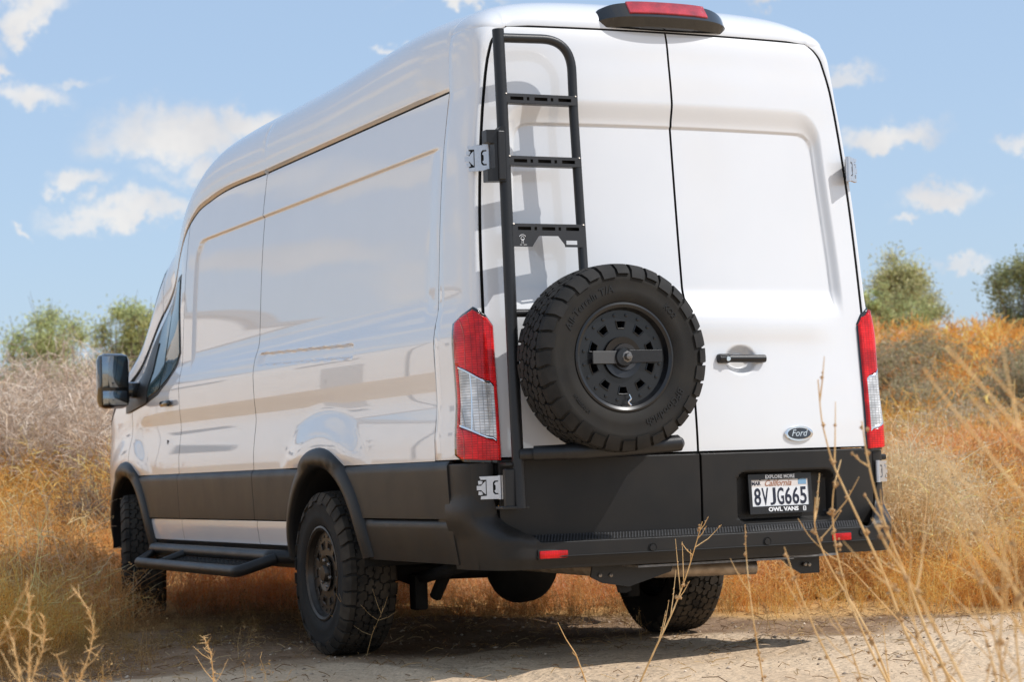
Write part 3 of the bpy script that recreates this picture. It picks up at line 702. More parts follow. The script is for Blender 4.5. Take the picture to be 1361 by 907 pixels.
# ---- wheels
def make_tyre(R, W, name='tyre'):
    k = R/.390; hw = W/2
    side = [(.208, .80), (.222, .86), (.236, .94), (.262, 1.00), (.276, 1.012), (.281, 1.006), (.318, 1.012), (.323, 1.018), (.340, .985), (.356, .93), (.369, .855), (.3765, .76), (.380, .55)]
    prof = [(r*k, -h*hw) for r, h in side]+[(.3815*k, 0)]+[(r*k, h*hw) for r, h in side[::-1]]
    mb = MB().lathe(prof, 'x', n=96)
    return mb, prof, k, hw
def tread(R, W, N=32):
    k = R/.390; hw = W/2; mb = MB()
    def P(u, v, dr):
        r = (.3805-.010*(abs(u)/hw)**3)*k+dr; a = v*2*math.pi/N; return (u, r*math.cos(a), r*math.sin(a))
    def blk(poly, dr=.0105):
        n = len(poly); cx = sum(p[0] for p in poly)/n; cy = sum(p[1] for p in poly)/n
        top = [P(cx+(u-cx)*.95, cy+(v-cy)*.965, dr) for u, v in poly]; bot = [P(u, v, -.002) for u, v in poly]
        mb.add(bot+top, [tuple(range(n, 2*n))]+[(i, (i+1) % n, n+(i+1) % n, n+i) for i in range(n)])
    for i in range(N):
        for sg in (-1, 1):
            o = i+(.0 if sg > 0 else .5)
            f = lambda pts: [(sg*u*hw, o+sg*v) for u, v in pts]
            blk(f([(.01, .02), (.10, -.14), (.20, -.16), (.21, .00), (.33, .06), (.33, .40), (.22, .44), (.20, .66), (.10, .78), (.01, .66), (.01, .40), (.08, .34), (.08, .22), (.01, .20)]))
            blk(f([(.37, .14), (.47, .00), (.63, .08), (.63, .34), (.54, .40), (.55, .58), (.63, .62), (.62, .82), (.50, .94), (.40, 1.04), (.27, .98), (.25, .72), (.27, .50), (.37, .46)]))
            # shoulder lug running down the sidewall
            lo = .345 if i % 2 else .330
            path = [(.66, None, 0), (.86, None, 0), (None, .3625, .92), (None, lo, .995)]
            w0, w1 = (.03, .80) if i % 2 else (.0, .86)
            V = []
            for u, r, h in path:
                for v in (w0, (w0+w1)/2+.1, w1):
                    if u is not None:
                        a = (o+v+(.12 if v not in (w0, w1) else 0)*0)*2*math.pi/N; rb = (.3805-.010*u**3)*k; V.append((sg*u*hw, (rb+.0105)*math.cos(a), (rb+.0105)*math.sin(a)))
                    else:
                        a = (o+v+.10)*2*math.pi/N; V.append((sg*(h*hw+.009), r*k*math.cos(a), r*k*math.sin(a)))
            n = len(V); V2 = []
            for (x, y, z), (u, r, h) in zip(V, [p for p in path for _ in range(3)]):
                rr = math.hypot(y, z); f2 = ((rr-.016)/rr) if u is not None else 1; V2.append((x-sg*(.016 if u is None else .004), y*f2, z*f2))
            top = [(a*3+b, (a+1)*3+b, (a+1)*3+b+1, a*3+b+1) for a in range(3) for b in range(2)]
            ring = [0, 1, 2, 5, 8, 11, 10, 9, 6, 3]
            mb.add(V+V2, top+[(ring[j], ring[(j+1) % 10], n+ring[(j+1) % 10], n+ring[j]) for j in range(10)])
    return mb
def make_rim(R, hw, holes=10):
    """open-window steel-look rim, outer face towards -x"""
    k = R/.390; mb = MB(); f = -hw
    mb.lathe([(.222*k, f*.86), (.226*k, f*.93), (.218*k, f*.95), (.206*k, f*.90), (.202*k, f*.78), (.196*k, f*.70), (.196*k, f*-.8)], 'x', n=72)
    x0 = f*.70
    def D(r, a, dx=0): return (x0+dx-.010*(1-r/(.196*k))*0+(.012 if r < .085*k else 0), r*math.cos(a), r*math.sin(a))
    rs = [.03*k, .085*k, .088*k, .120*k, .152*k, .196*k]; pitch = 2*math.pi/holes
    for i in range(holes):
        a0 = i*pitch; 
        for b in range(5):
            ra_, rb_ = rs[b], rs[b+1]
            for (s0, s1, s2, s3, hole) in ((0, .30, 0, .26, 0), (.30, .50, .26, .50, 1), (.50, .70, .50, .74, 1), (.70, 1, .74, 1, 0)):
                if b == 3 and hole: continue
                lo0, lo1 = (s0, s1); hi0, hi1 = (s2, s3)
                if b == 2: lo0, lo1, hi0, hi1 = s0, s1, s0, s1
                if b == 4: lo0, lo1, hi0, hi1 = s2, s3, s2, s3
                if b < 2: lo0, lo1, hi0, hi1 = s0, s1, s0, s1
                dxa = -.012 if b in (0,) else 0; q = [D(ra_, a0+lo0*pitch, dxa), D(ra_, a0+lo1*pitch, dxa), D(rb_, a0+hi1*pitch, -.012 if b == 0 else 0), D(rb_, a0+hi0*pitch, -.012 if b == 0 else 0)]
                mb.add(q, [(0, 1, 2, 3)])
        c = [(.120*k, .30), (.120*k, .50), (.120*k, .70), (.152*k, .74), (.152*k, .50), (.152*k, .26)]; V = []
        for r, t in c: V.append(D(r, a0+t*pitch)); 
        for r, t in c:
            rm = .136*k; V.append(D(rm+(r-rm)*.72, a0+(.5+(t-.5)*.72)*pitch, .026))
        mb.add(V, [(j, (j+1) % 6, 6+(j+1) % 6, 6+j) for j in range(6)])
        # raised lip round each window
        for j in range(6):
            r, t = c[j]; r2, t2 = c[(j+1) % 6]; mb.tube([D(r, a0+t*pitch, -.001), D(r2, a0+t2*pitch, -.001)], .0030*k, 5, cap=False)
    mb.lathe([(0, x0-.026), (.035*k, x0-.025), (.042*k, x0-.012), (.042*k, x0+.01)], 'x', n=32)
    for i in range(holes*2):
        a = (i+.5)*math.pi/holes; p = D(.176*k, a); mb.lathe([(0, p[0]-.005), (.0072*k, p[0]-.004), (.0082*k, p[0]+.002)], 'x', (0, p[1], p[2]), 8)
    return mb
def ring_text(txt, size, r, a_mid, x, flip=1, bold=.0004, sp=1.05):
    V, F = text_mesh(txt, size, .0012, .10, 1.0, sp, bold); out = []
    for a, b, c in V:
        an = a_mid-flip*a/r; rr = r+b; out.append((x-c, rr*math.cos(an), rr*math.sin(an)))
    return out, F
R_W, W_W = .390, .255
t_mb, prof, kk, hw = make_tyre(R_W, W_W); tyre_me = t_mb.mesh('tyre'); rim_me = make_rim(R_W, hw).mesh('rim'); tread_me = tread(R_W, W_W).mesh('tread')
for me, m in ((tyre_me, RUBBER), (rim_me, BRONZE), (tread_me, TREADM)):
    bm = bmesh.new(); bm.from_mesh(me); bmesh.ops.recalc_face_normals(bm, faces=bm.faces[:]); bm.to_mesh(me); bm.free()
    me.materials.append(m); me.polygons.foreach_set('use_smooth', np.ones(len(me.polygons), bool)); me.set_sharp_from_angle(angle=math.radians(35))
lug_me = MB().lathe([(0, -.012), (.008, -.011), (.010, -.004), (.010, .004)], 'x', n=6).mesh('lug_nut'); lug_me.materials.append(STEEL)
hubd = MB().lathe([(0, .01), (.15, .012), (.165, .03), (.165, .10)], 'x', n=40).mesh('brake_disc'); hubd.materials.append(STEEL)
def wheel(x, y, s, steer=0.0, rot=0.0):
    w = empty('wheel', (x, y, R_W), 0, van); w.rotation_euler = (rot, 0, steer+(0 if s < 0 else math.pi))
    for me in (tyre_me, tread_me, rim_me, hubd):
        o = bpy.data.objects.new(me.name, me); COL.objects.link(o); o.parent = w
        if me is hubd: o.location = (-.05, 0, 0)
    for i in range(6):
        a = i*math.pi/3; o = bpy.data.objects.new('lug_nut', lug_me); COL.objects.link(o); o.parent = w; o.location = (-hw*.70-.004, .062*math.cos(a), .062*math.sin(a))
    return w
wheel(-.882, 2.0, -1, 0, .3); wheel(.875, 2.0, 1, 0, 1.1)
ST = math.radians(-14); wheel(-.875, 5.71, -1, ST, .8); wheel(.875, 5.71, 1, ST, 2.0)

# ---- spare wheel on its carrier
RS, WS = .377, .240
SP = (-.484, -.178, 1.281)
sp = empty('spare_wheel', (SP[0], SP[1]+.095, SP[2]), math.pi/2, van)      # outer face (-x) turns towards the rear
a_mb, prof2, k2, hw2 = make_tyre(RS, WS)
ty = a_mb.build('tyre', RUBBER, sp, 35)
tread(RS, WS).build('tread', TREAD2, ty.parent, 35)
make_rim(RS, hw2).build('rim', RIMM, sp, 35)
MB().lathe([(0, .02), (.19, .02)], 'x', n=40).build('wheel_back', SEAL_SHADE, sp)
LET = mat('raised_sidewall_lettering', (.0045, .0045, .0045), .45)
for txt, size, am in (('All-Terrain T/A', .041, math.radians(52)), ('KO2', .032, math.radians(138)), ('BFGoodrich', .042, math.radians(230)), ('LT 245/75R16', .016, math.radians(318))):
    v, f = ring_text(txt, size, .284*k2, am, -hw2*1.018, flip=-1)
    MB().add(v, f).build('sidewall_lettering', LET, sp, smooth=None)
# clamp that holds the spare
mb = MB()
Rz = np.eye(3)
bar_z, bx, by = 1.283, SP[0]+.012, SP[1]+.002
MB().box((bx-.078, by-.006, bar_z-.002), (.150, .008, .050), np.array([[math.cos(.10), -math.sin(.10), 0], [math.sin(.10), math.cos(.10), 0], [0, 0, 1]]), bev=.0015).build('clamp_bar', mat('clamp_sunlit', (.07, .07, .07), .45, metal=.2), None, smooth=None)  # left half in lighter grey, painting sunlight onto the black bar
bpy.data.objects['clamp_bar'].parent = sp; sp_inv = None
bpy.context.view_layer.update(); bpy.data.objects['clamp_bar'].matrix_parent_inverse = sp.matrix_world.inverted()
def to_spare(o): o.parent = sp; o.matrix_parent_inverse = sp.matrix_world.inverted(); return o
to_spare(MB().box((bx+.078, by-.005, bar_z+.002), (.160, .008, .050), np.array([[math.cos(-.10), -math.sin(-.10), 0], [math.sin(-.10), math.cos(-.10), 0], [0, 0, 1]]), bev=.0015).build('clamp_bar', BLACKP, None, smooth=None))
to_spare(MB().lathe([(.036, -.006), (.053, -.008), (.053, .004)], 'y', (bx, by+.006, bar_z), 36).build('clamp_ring', PLATEP, None))
to_spare(MB().lathe([(0, -.030), (.012, -.028), (.016, -.020), (.016, -.012), (.024, -.010), (.026, 0)], 'y', (bx, by-.006, bar_z), 8).build('clamp_bolt', mat('bolt_grey', (.18, .17, .16), .35, metal=.7), None, smooth=25))
to_spare(MB().tube(fillet([(bx+.005, by-.012, SP[2]-.148), (bx+.012, by-.016, SP[2]-.166), (bx-.006, by-.016, SP[2]-.178), (bx+.010, by-.014, SP[2]-.192)], .01), .0035, 6).build('valve_clip', CHROME, None))

# ---- ladder
lad = empty('ladder', (0, 0, 0), 0, van)
tag(lad, None)
def lay(z): return .042+(z-.72)*.055          # leans with the doors
LX = lambda z: -.853+.022*S((z-.7)/2); RXb = lambda z: -.508-.003*(z-1.8)
pl = MB().tube([(LX(z), lay(z), z) for z in np.linspace(.695, 2.645, 24)], .0245, 20).build('rail', BLACKP, lad)
zt = 2.615
pts = fillet([(LX(zt), lay(zt), zt-.004), (-.503, lay(zt), zt+.004), (RXb(2.3), lay(2.3), 2.3), (RXb(1.75), lay(1.75), 1.75), (-.522, .055, 1.45), (-.522, .045, .93)], .13, 14)
MB().tube(pts, .0195, 18).build('hoop_rail', BLACKP, lad)
def rung(zr_, x0=-.828, x1=-.500, z1=None):
    y = lay(zr_)-.020; L_ = x1-x0; h = .038; m = BLACKP
    mb = MB(); t = .004
    slots = [(.075, .255, .011), (.30, .335, .010), (.405, .585, .011), (.63, .665, .010), (.735, .915, .011)]
    mb.box(((x0+x1)/2, y, zr_+h/2-.006), (L_, t, .012)); mb.box(((x0+x1)/2, y, zr_-h/2+.006), (L_, t, .012))
    e = [0]+[q for s_ in slots for q in s_[:2]]+[1]
    for i in range(0, len(e), 2): mb.box((x0+(e[i]+e[i+1])/2*L_, y, zr_), ((e[i+1]-e[i])*L_, t, h-.024))
    mb.box(((x0+x1)/2, y+.020, zr_+h/2-.001), (L_, .040, .004)); mb.box(((x0+x1)/2, y+.020, zr_-h/2+.001), (L_, .040, .004)); mb.box(((x0+x1)/2, y+.041, zr_), (L_, .003, h-.006))
    return mb
for zr_ in (2.358, 2.100): rung(zr_).build('rung', PLATEP, lad, smooth=None)
sp_mb = rung(1.822)
yp = lay(1.80)-.020; X0, X1 = -.828, -.502; Wd = X1-X0
fp = lambda u, v, d: (X0+u*Wd, yp-d, v)
za, zb_ = 1.8045, 1.748
sp_mb.prism([(0, za), (0, zb_), (.265, zb_), (.36, za-.012), (.36, za)][::-1], fp, -.002, .002)
sp_mb.prism([(.36, za), (.36, za-.012), (.63, za-.012), (.63, za)], fp, -.002, .002)
sp_mb.prism([(.63, za), (.63, za-.012), (.715, zb_+.010), (.735, zb_+.010), (.735, za)], fp, -.002, .002)
sp_mb.prism([(.735, za), (.735, zb_+.027), (.89, zb_+.027), (.89, za)], fp, -.002, .002)
sp_mb.prism([(.715, zb_+.010), (.722, zb_), (1, zb_), (1, zb_+.010)], fp, -.002, .002)
sp_mb.prism([(.89, zb_+.010), (1, zb_+.010), (1, za), (.89, za)], fp, -.002, .002)
st = sp_mb.build('step_plate', PLATEP, lad, smooth=None)
# small owl badge scratched bright into the plate
ob = MB(); oc = (X0+.13*Wd, yp-.0035, 1.776)
arc = lambda a0, a1, r, cz=0, n=12: [(oc[0]+r*math.cos(a), oc[1], oc[2]+cz+r*math.sin(a)) for a in np.radians(np.linspace(a0, a1, n))]
ob.tube(arc(30, 150, .016, .004), .0011, 4); ob.tube(arc(0, 360, .0075, .005, 18), .0011, 4); ob.tube(arc(200, 340, .0045, .004), .0010, 4)
for dx in (-.003, .003): ob.tube([(oc[0]+dx, oc[1], oc[2]-.003), (oc[0]+dx*1.2, oc[1], oc[2]-.016)], .0011, 4)
ob.tube([(oc[0]-.012, oc[1], oc[2]-.021), (oc[0]-.003, oc[1], oc[2]-.021)], .0010, 4); ob.tube([(oc[0]+.004, oc[1], oc[2]-.021), (oc[0]+.018, oc[1], oc[2]-.0205)], .0010, 4)
ob.build('badge', INKW, st, smooth=None)
wm = MB()
for zz in (2.377, 2.119, 1.841):
    for xx in (-.822, -.508): wm.lathe([(0, .004), (.008, .002), (.010, -.003)], 'z', (xx, lay(zz)-.016, zz), 10)
wm.build('weld_bead', STEEL, lad)
MB().tube([(LX(1.478), lay(1.478), 1.478), (-.52, .05, 1.478)], .0165, 14).build('rung', BLACKP, lad)
# brackets to the hinges
mb = MB(); mb.prism([(0, .105), (0, .055), (.030, .050), (.030, -.050), (0, -.055), (0, -.105), (.075, -.105), (.075, .120), (.060, .120), (.045, .105)][::-1], lambda u, v, d: (-.918+u, .150-d-u*.3, 2.118+v), 0, .045)
mb.box((-.862, .125, 2.118), (.03, .09, .20), bev=.004)
mb.build('bracket', BLACKP, lad, smooth=None)
mb = MB(); mb.box((-.872, .055, .775), (.085, .030, .160), bev=.006); mb.box((-.876, .066, .700), (.115, .075, .012), bev=.003); mb.box((-.880, .085, .872), (.05, .07, .014), bev=.003)
mb.build('bracket', BLACKP, lad, smooth=None)
# carrier arm under the tyre
MB().tube([(-.850, .042, .910), (-.660, -.030, .912)], .0245, 18).build('carrier_arm', BLACKP, lad)
MB().tube(fillet([(-.800, .010, .912), (-.690, -.055, .914), (-.640, -.090, .915), (-.235, -.150, .935), (-.215, -.150, .940)], .05), [.031]*2+[.034]*(len(fillet([(-.800, .010, .912), (-.690, -.055, .914), (-.640, -.090, .915), (-.235, -.150, .935), (-.215, -.150, .940)], .05))-4)+[.030, .018], 18).build('carrier_arm', BLACKP, lad)
MB().tube(fillet([(-.522, .05, .92), (-.300, .045, .925), (-.175, .04, 1.02), (-.150, .05, 1.25)], .12), .0245, 16).build('carrier_arm', BLACKP, lad)
MB().box((-.484, .065, 1.276), (.16, .05, .20), bev=.01).build('carrier_plate', BLACKP, lad)

# ---- running boards
for s in (-1, 1):
    rb = MB().tube(fillet([(s*.93, 4.90, .455), (s*1.035, 4.88, .458), (s*1.035, 2.66, .458), (s*.93, 2.55, .452)], .05), .034, 16).build('running_board', CLAD, van)
    MB().tube(fillet([(s*1.02, 4.86, .440), (s*1.205, 4.56, .392), (s*1.205, 4.22, .390), (s*1.205, 2.66, .390), (s*1.02, 2.62, .448)], .06), .030, 16).build('step_rail', CLAD, rb)
    MB().tube([(s*1.03, 4.12, .455), (s*1.20, 4.16, .392)], .024, 12).build('step_rail', CLAD, rb)
    mb = MB()
    for i in range(6):
        x = 1.065+.022*i; z = .432-.010*(i*.9)*.6; mb.box((s*x, 3.42, z-.010), (.008, 1.36, .016))
    for y in np.arange(2.78, 4.1, .07): mb.box((s*1.12, y, .405), (.13, .008, .012), np.array([[math.cos(.35), 0, s*math.sin(.35)], [0, 1, 0], [-s*math.sin(.35), 0, math.cos(.35)]]))
    tag(mb.build('step_tread', UNDER, rb, smooth=None), kind='stuff')
    for y in (2.8, 3.7, 4.7): MB().tube([(s*.80, y, .50), (s*1.03, y, .452)], .022, 8).build('step_bracket', UNDER, rb)

# ---- underneath
mb = MB(); mb.box((0, 3.2, .50), (1.16, 6.2, .10)); mb.box((0, 3.75, .50), (1.80, 2.5, .09)); mb.box((0, .80, .50), (1.78, 1.15, .08)); mb.box((0, 6.35, .50), (1.5, .45, .1))
mb.build('underbody', UNDER, van, smooth=None)
ax = MB().tube([(-.75, WB_R, .385), (-.16, WB_R, .375), (.16, WB_R, .375), (.75, WB_R, .385)], .047, 14).build('rear_axle', UNDER, van)
MB().lathe([(0, -.20), (.07, -.19), (.13, -.13), (.165, -.05), (.175, .03), (.15, .10), (.08, .14), (.05, .3)], 'y', (0, WB_R-.05, .372), 28).build('differential', UNDER, ax)
for s in (-1, 1):
    MB().tube(fillet([(s*.56, .62, .52), (s*.56, WB_R, .335), (s*.56, 3.0, .50)], .8, 12), .030, 8).build('leaf_spring', UNDER, van)
    MB().box((s*.57, 1.84, .285), (.07, .08, .17), bev=.012).build('shock_mount', UNDER, van)
    MB().tube([(s*.50, 1.80, .26), (s*.44, 1.55, .60)], .03, 10).build('shock_absorber', UNDER, van)
MB().tube([(0, 2.1, .36), (0, 4.6, .48)], .04, 10).build('drive_shaft', UNDER, van)
MB().box((.34, 3.4, .42), (.55, 1.1, .22), bev=.05).build('fuel_tank', UNDER, van)
MB().tube([(-.86, WB_F, .39), (.86, WB_F, .39)], .05, 10).build('front_axle', UNDER, van)
# tow bar beam, plates, pipe
hb_ = MB().prism([(-.42, .455), (.62, .452), (.62, .440), (.48, .438), (-.10, .432), (-.22, .425), (-.42, .425)], lambda u, v, d: (u, .20+d, v), 0, .10).build('tow_bar', UNDER, van, smooth=None)
mb = MB(); mb.prism([(-.46, .472), (-.08, .468), (-.10, .405), (-.30, .352), (-.42, .372), (-.475, .40)], lambda u, v, d: (u, .205-d, v), 0, .012).build('tow_plate', BLACKP, hb_, smooth=None)
mb = MB(); mb.prism([(.40, .462), (.635, .455), (.635, .362), (.545, .362), (.48, .40), (.43, .445)], lambda u, v, d: (u, .215-d, v), 0, .012).build('tow_plate', BLACKP, hb_, smooth=None)
mb = MB(); mb.box((.02, .085, .4415), (.74, .14, .009)); mb.box((.49, .085, .4475), (.24, .14, .010)); mb.build('tow_strip', mat('worn_black_steel', (.16, .155, .15), .45, metal=.3, noise=.4, nscale=40), hb_, smooth=None)
for x, z in ((-.435, .405), (-.385, .403), (.575, .40), (.555, .402)):
    MB().lathe([(0, -.012), (.008, -.010), (.010, 0)], 'y', (x, .195, z), 8).build('bolt', STEEL, hb_)
MB().prism([(-.34, .38), (-.28, .385), (-.275, .335), (-.30, .325), (-.33, .327)], lambda u, v, d: (u, .24-d, v), 0, .02).build('tow_eye', UNDER, hb_, smooth=None)
EXH = mat('heat_stained_steel', (.24, .18, .13), .5, metal=.5, noise=.5, nscale=22, col2=(.46, .37, .28), bump=.3, bscale=120)
exh = MB().tube(fillet([(-.05, 2.8, .42), (-.30, 1.2, .42), (-.22, .44, .405), (-.02, .34, .402), (.338, .25, .400)], .12), .031, 20, cap=False).build('exhaust_pipe', EXH, van)
MB().tube([(.290, .262, .401), (.342, .249, .400)], .0315, 20, cap=False).build('exhaust_tip', STEEL, exh)
MB().lathe([(0, 0), (.030, 0)], 'x', (.300, .26, .401), 16).build('exhaust_bore', SEAL_SHADE, exh)
# ------------------------------------------------------------------ ground, path, dry grass
rng = np.random.default_rng(7)
FH = np.array([math.sin(YAW), math.cos(YAW)]); RH = np.array([math.cos(YAW), -math.sin(YAW)])
def smooth_noise(seed, n=64):
    g = np.random.default_rng(seed).random((n, n))
    def f(x, y):
        x = np.asarray(x, float) % n; y = np.asarray(y, float) % n; i = np.floor(x).astype(int); j = np.floor(y).astype(int); u = S(x-i); v = S(y-j)
        i1 = (i+1) % n; j1 = (j+1) % n; i %= n; j %= n
        return (g[i, j]*(1-u)+g[i1, j]*u)*(1-v)+(g[i, j1]*(1-u)+g[i1, j1]*u)*v
    return f
N1, N2, N3 = smooth_noise(1), smooth_noise(2), smooth_noise(3)
edge_y = spline([-30, -8, -2.5, -.7, .0, .7, 1.0, 1.45, 1.75, 2.27, 3.0, 5.0, 9, 30], [1.0, 1.8, 2.3, 5.0, 4.7, 3.5, 3.2, 2.95, 2.6, 2.35, 1.95, 1.35, .7, -1])
def into_field(X, Y): return Y-edge_y(X)+(N1(X*1.7+20, Y*1.7+20)-.5)*.9
hl = spline([0, 14.6, 16, 17.5, 19, 22, 30, 90], [0, 0, .22, .50, .70, .85, .95, 1.0]); hr = spline([0, 13.2, 15, 18, 25, 32, 40, 47, 70, 110], [0, 0, .10, .30, .64, 1.05, 2.25, 2.80, 1.5, .9])
def height(X, Y):
    X = np.asarray(X, float); Y = np.asarray(Y, float); dx, dy = X-CAM[0], Y-CAM[1]
    d = dx*FH[0]+dy*FH[1]; w = dx*RH[0]+dy*RH[1]; t = w/np.maximum(d, .5); k = S((t+.06)/.20)
    R = np.hypot(dx, dy)
    h = np.where(d > 0, hl(R)*(1-k)+hr(R)*k, 0)
    h = h+.045*S((1.3-Y)/1.3)*np.exp(-(X/7)**2)*np.where(Y < -3, np.exp(-((Y+3)/3)**2), 1)
    rough = (N1(X*.9, Y*.9)-.5)*.06+(N2(X*3.1, Y*3.1)-.5)*.030+(N3(X*9, Y*9)-.5)*.014
    rut = np.abs(X)-.88; h = h+np.where(Y < 1.7, 1, 0)*S((1.7-Y)/.5)*np.where(d > 4, 1, 0)*(-.020*np.exp(-(rut/.12)**2)+.014*np.exp(-((np.abs(rut)-.21)/.09)**2))
    under = np.exp(-(((np.abs(X)-.9)/.5)**2))*np.exp(-((Y-2.0)/.7)**2)+np.exp(-(((np.abs(X)-.9)/.5)**2))*np.exp(-((Y-5.7)/.7)**2)
    h = h+rough*(1-np.clip(under, 0, 1))+.25*S((R-16)/10)*(N2(X*.21+5, Y*.21+9)-.5)*S((90-R)/50)*2
    return h
def axis_lines(a0, a1, st):
    c = list(np.arange(a0, a1, st)); s_, x = st, a1
    while x < 1500: c.append(x); s_ *= 1.16; x += s_
    s_, x = st, a0-st
    while x > -1500: c.insert(0, x); s_ *= 1.16; x -= s_
    return np.array(c)
gx, gy = axis_lines(-6, 9, .085), axis_lines(-4, 14, .085)
GX, GY = np.meshgrid(gx, gy, indexing='ij'); GZ = height(GX, GY)
gme = mesh_np('ground', np.stack([GX, GY, GZ], -1).reshape(-1, 3), grid_faces(len(gx), len(gy)))
fm = S((into_field(GX, GY)+.25)/.6)*np.where(GY < -2, 0, 1)
road = GY-(1.55-.10*GX)+(N2(GX*1.3, GY*1.3)-.5)*.7+(N3(GX*5, GY*5)-.5)*.3; sm = S((road+.25)/.7)  # shade around the van painted into the ground as a darker brown
a2 = gme.attributes.new('shade_tone', 'FLOAT', 'POINT'); a2.data.foreach_set('value', sm.astype(np.float32).ravel())
at = gme.attributes.new('field', 'FLOAT', 'POINT'); at.data.foreach_set('value', fm.astype(np.float32).ravel())
def ground_mat():
    m = bpy.data.materials.new('sandy_ground'); m.use_nodes = True; nt = m.node_tree; N = nt.nodes; L = nt.links; b = N['Principled BSDF']
    b.inputs['Roughness'].default_value = .95; b.inputs['Specular IOR Level'].default_value = .15
    tc = N.new('ShaderNodeTexCoord'); O = tc.outputs['Object']
    def noise(sc, det=6): n = N.new('ShaderNodeTexNoise'); n.inputs['Scale'].default_value = sc; n.inputs['Detail'].default_value = det; L.new(O, n.inputs['Vector']); return n.outputs['Fac']
    def ramp(f, c0, c1, p0=.3, p1=.7):
        r = N.new('ShaderNodeValToRGB'); r.color_ramp.elements[0].position = p0; r.color_ramp.elements[1].position = p1
        r.color_ramp.elements[0].color = (*c0, 1); r.color_ramp.elements[1].color = (*c1, 1); L.new(f, r.inputs[0]); return r.outputs[0]
    def mix(f, a, c, bl='MIX'):
        n = N.new('ShaderNodeMix'); n.data_type = 'RGBA'; n.blend_type = bl
        if isinstance(f, float): n.inputs[0].default_value = f
        else: L.new(f, n.inputs[0])
        L.new(a, n.inputs[6]); L.new(c, n.inputs[7]); return n.outputs[2]
    sand = ramp(noise(1.3, 8), (.60, .44, .29), (.75, .57, .385))
    grit = ramp(noise(90, 3), (.80, .78, .76), (1.10, 1.10, 1.10), .35, .65); sand = mix(1.0, sand, grit, 'MULTIPLY')
    vor = N.new('ShaderNodeTexVoronoi'); vor.inputs['Scale'].default_value = 75; L.new(O, vor.inputs['Vector'])
    spk = N.new('ShaderNodeMapRange'); spk.inputs[1].default_value = .10; spk.inputs[2].default_value = .16; spk.inputs[3].default_value = 1; spk.inputs[4].default_value = 0; L.new(vor.outputs['Distance'], spk.inputs[0])
    sel = N.new('ShaderNodeMath'); sel.operation = 'GREATER_THAN'; sel.inputs[1].default_value = .86
    sp_ = N.new('ShaderNodeSeparateColor'); L.new(vor.outputs['Color'], sp_.inputs[0]); L.new(sp_.outputs[0], sel.inputs[0])
    mm = N.new('ShaderNodeMath'); mm.operation = 'MULTIPLY'; L.new(spk.outputs[0], mm.inputs[0]); L.new(sel.outputs[0], mm.inputs[1])
    stone = ramp(sp_.outputs[1], (.24, .18, .13), (.52, .44, .36)); sand = mix(mm.outputs[0], sand, stone)
    shade_tone = mix(1.0, ramp(noise(3.0, 8), (.21, .125, .068), (.37, .245, .15)), grit, 'MULTIPLY'); sa = N.new('ShaderNodeAttribute'); sa.attribute_name = 'shade_tone'; sand = mix(sa.outputs['Fac'], sand, shade_tone)  # darker brown that deepens the shaded ground by the van
    dirt = ramp(noise(2.2, 8), (.50, .28, .10), (.66, .41, .17)); dirt = mix(1.0, dirt, grit, 'MULTIPLY')
    a = N.new('ShaderNodeAttribute'); a.attribute_name = 'field'
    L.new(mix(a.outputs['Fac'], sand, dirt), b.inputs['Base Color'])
    bp = N.new('ShaderNodeBump'); bp.inputs['Strength'].default_value = .9; bp.inputs['Distance'].default_value = .035; L.new(noise(20, 9), bp.inputs['Height'])
    bp2 = N.new('ShaderNodeBump'); bp2.inputs['Strength'].default_value = .6; bp2.inputs['Distance'].default_value = .006; L.new(mm.outputs[0], bp2.inputs['Height']); L.new(bp.outputs[0], bp2.inputs['Normal'])
    L.new(bp2.outputs[0], b.inputs['Normal']); return m
GROUND_M = ground_mat()
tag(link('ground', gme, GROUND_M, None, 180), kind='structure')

def straw_mat(name, transl=.5, rough=.8):
    """base colour comes from the plant's own colour attribute"""
    m = bpy.data.materials.new(name); m.use_nodes = True; nt = m.node_tree; N = nt.nodes; L = nt.links; b = N['Principled BSDF']; out = N['Material Output']
    a = N.new('ShaderNodeAttribute'); a.attribute_name = 'tint'
    b.inputs['Roughness'].default_value = rough; b.inputs['Specular IOR Level'].default_value = .2; L.new(a.outputs['Color'], b.inputs['Base Color'])
    t = N.new('ShaderNodeBsdfTranslucent'); L.new(a.outputs['Color'], t.inputs[0]); mx = N.new('ShaderNodeMixShader'); mx.inputs[0].default_value = transl
    L.new(b.outputs[0], mx.inputs[1]); L.new(t.outputs[0], mx.inputs[2]); L.new(mx.outputs[0], out.inputs[0]); return m
STRAW = straw_mat('straw'); TWIG = straw_mat('twig', .12); LEAF = straw_mat('leaf', .42, .55)
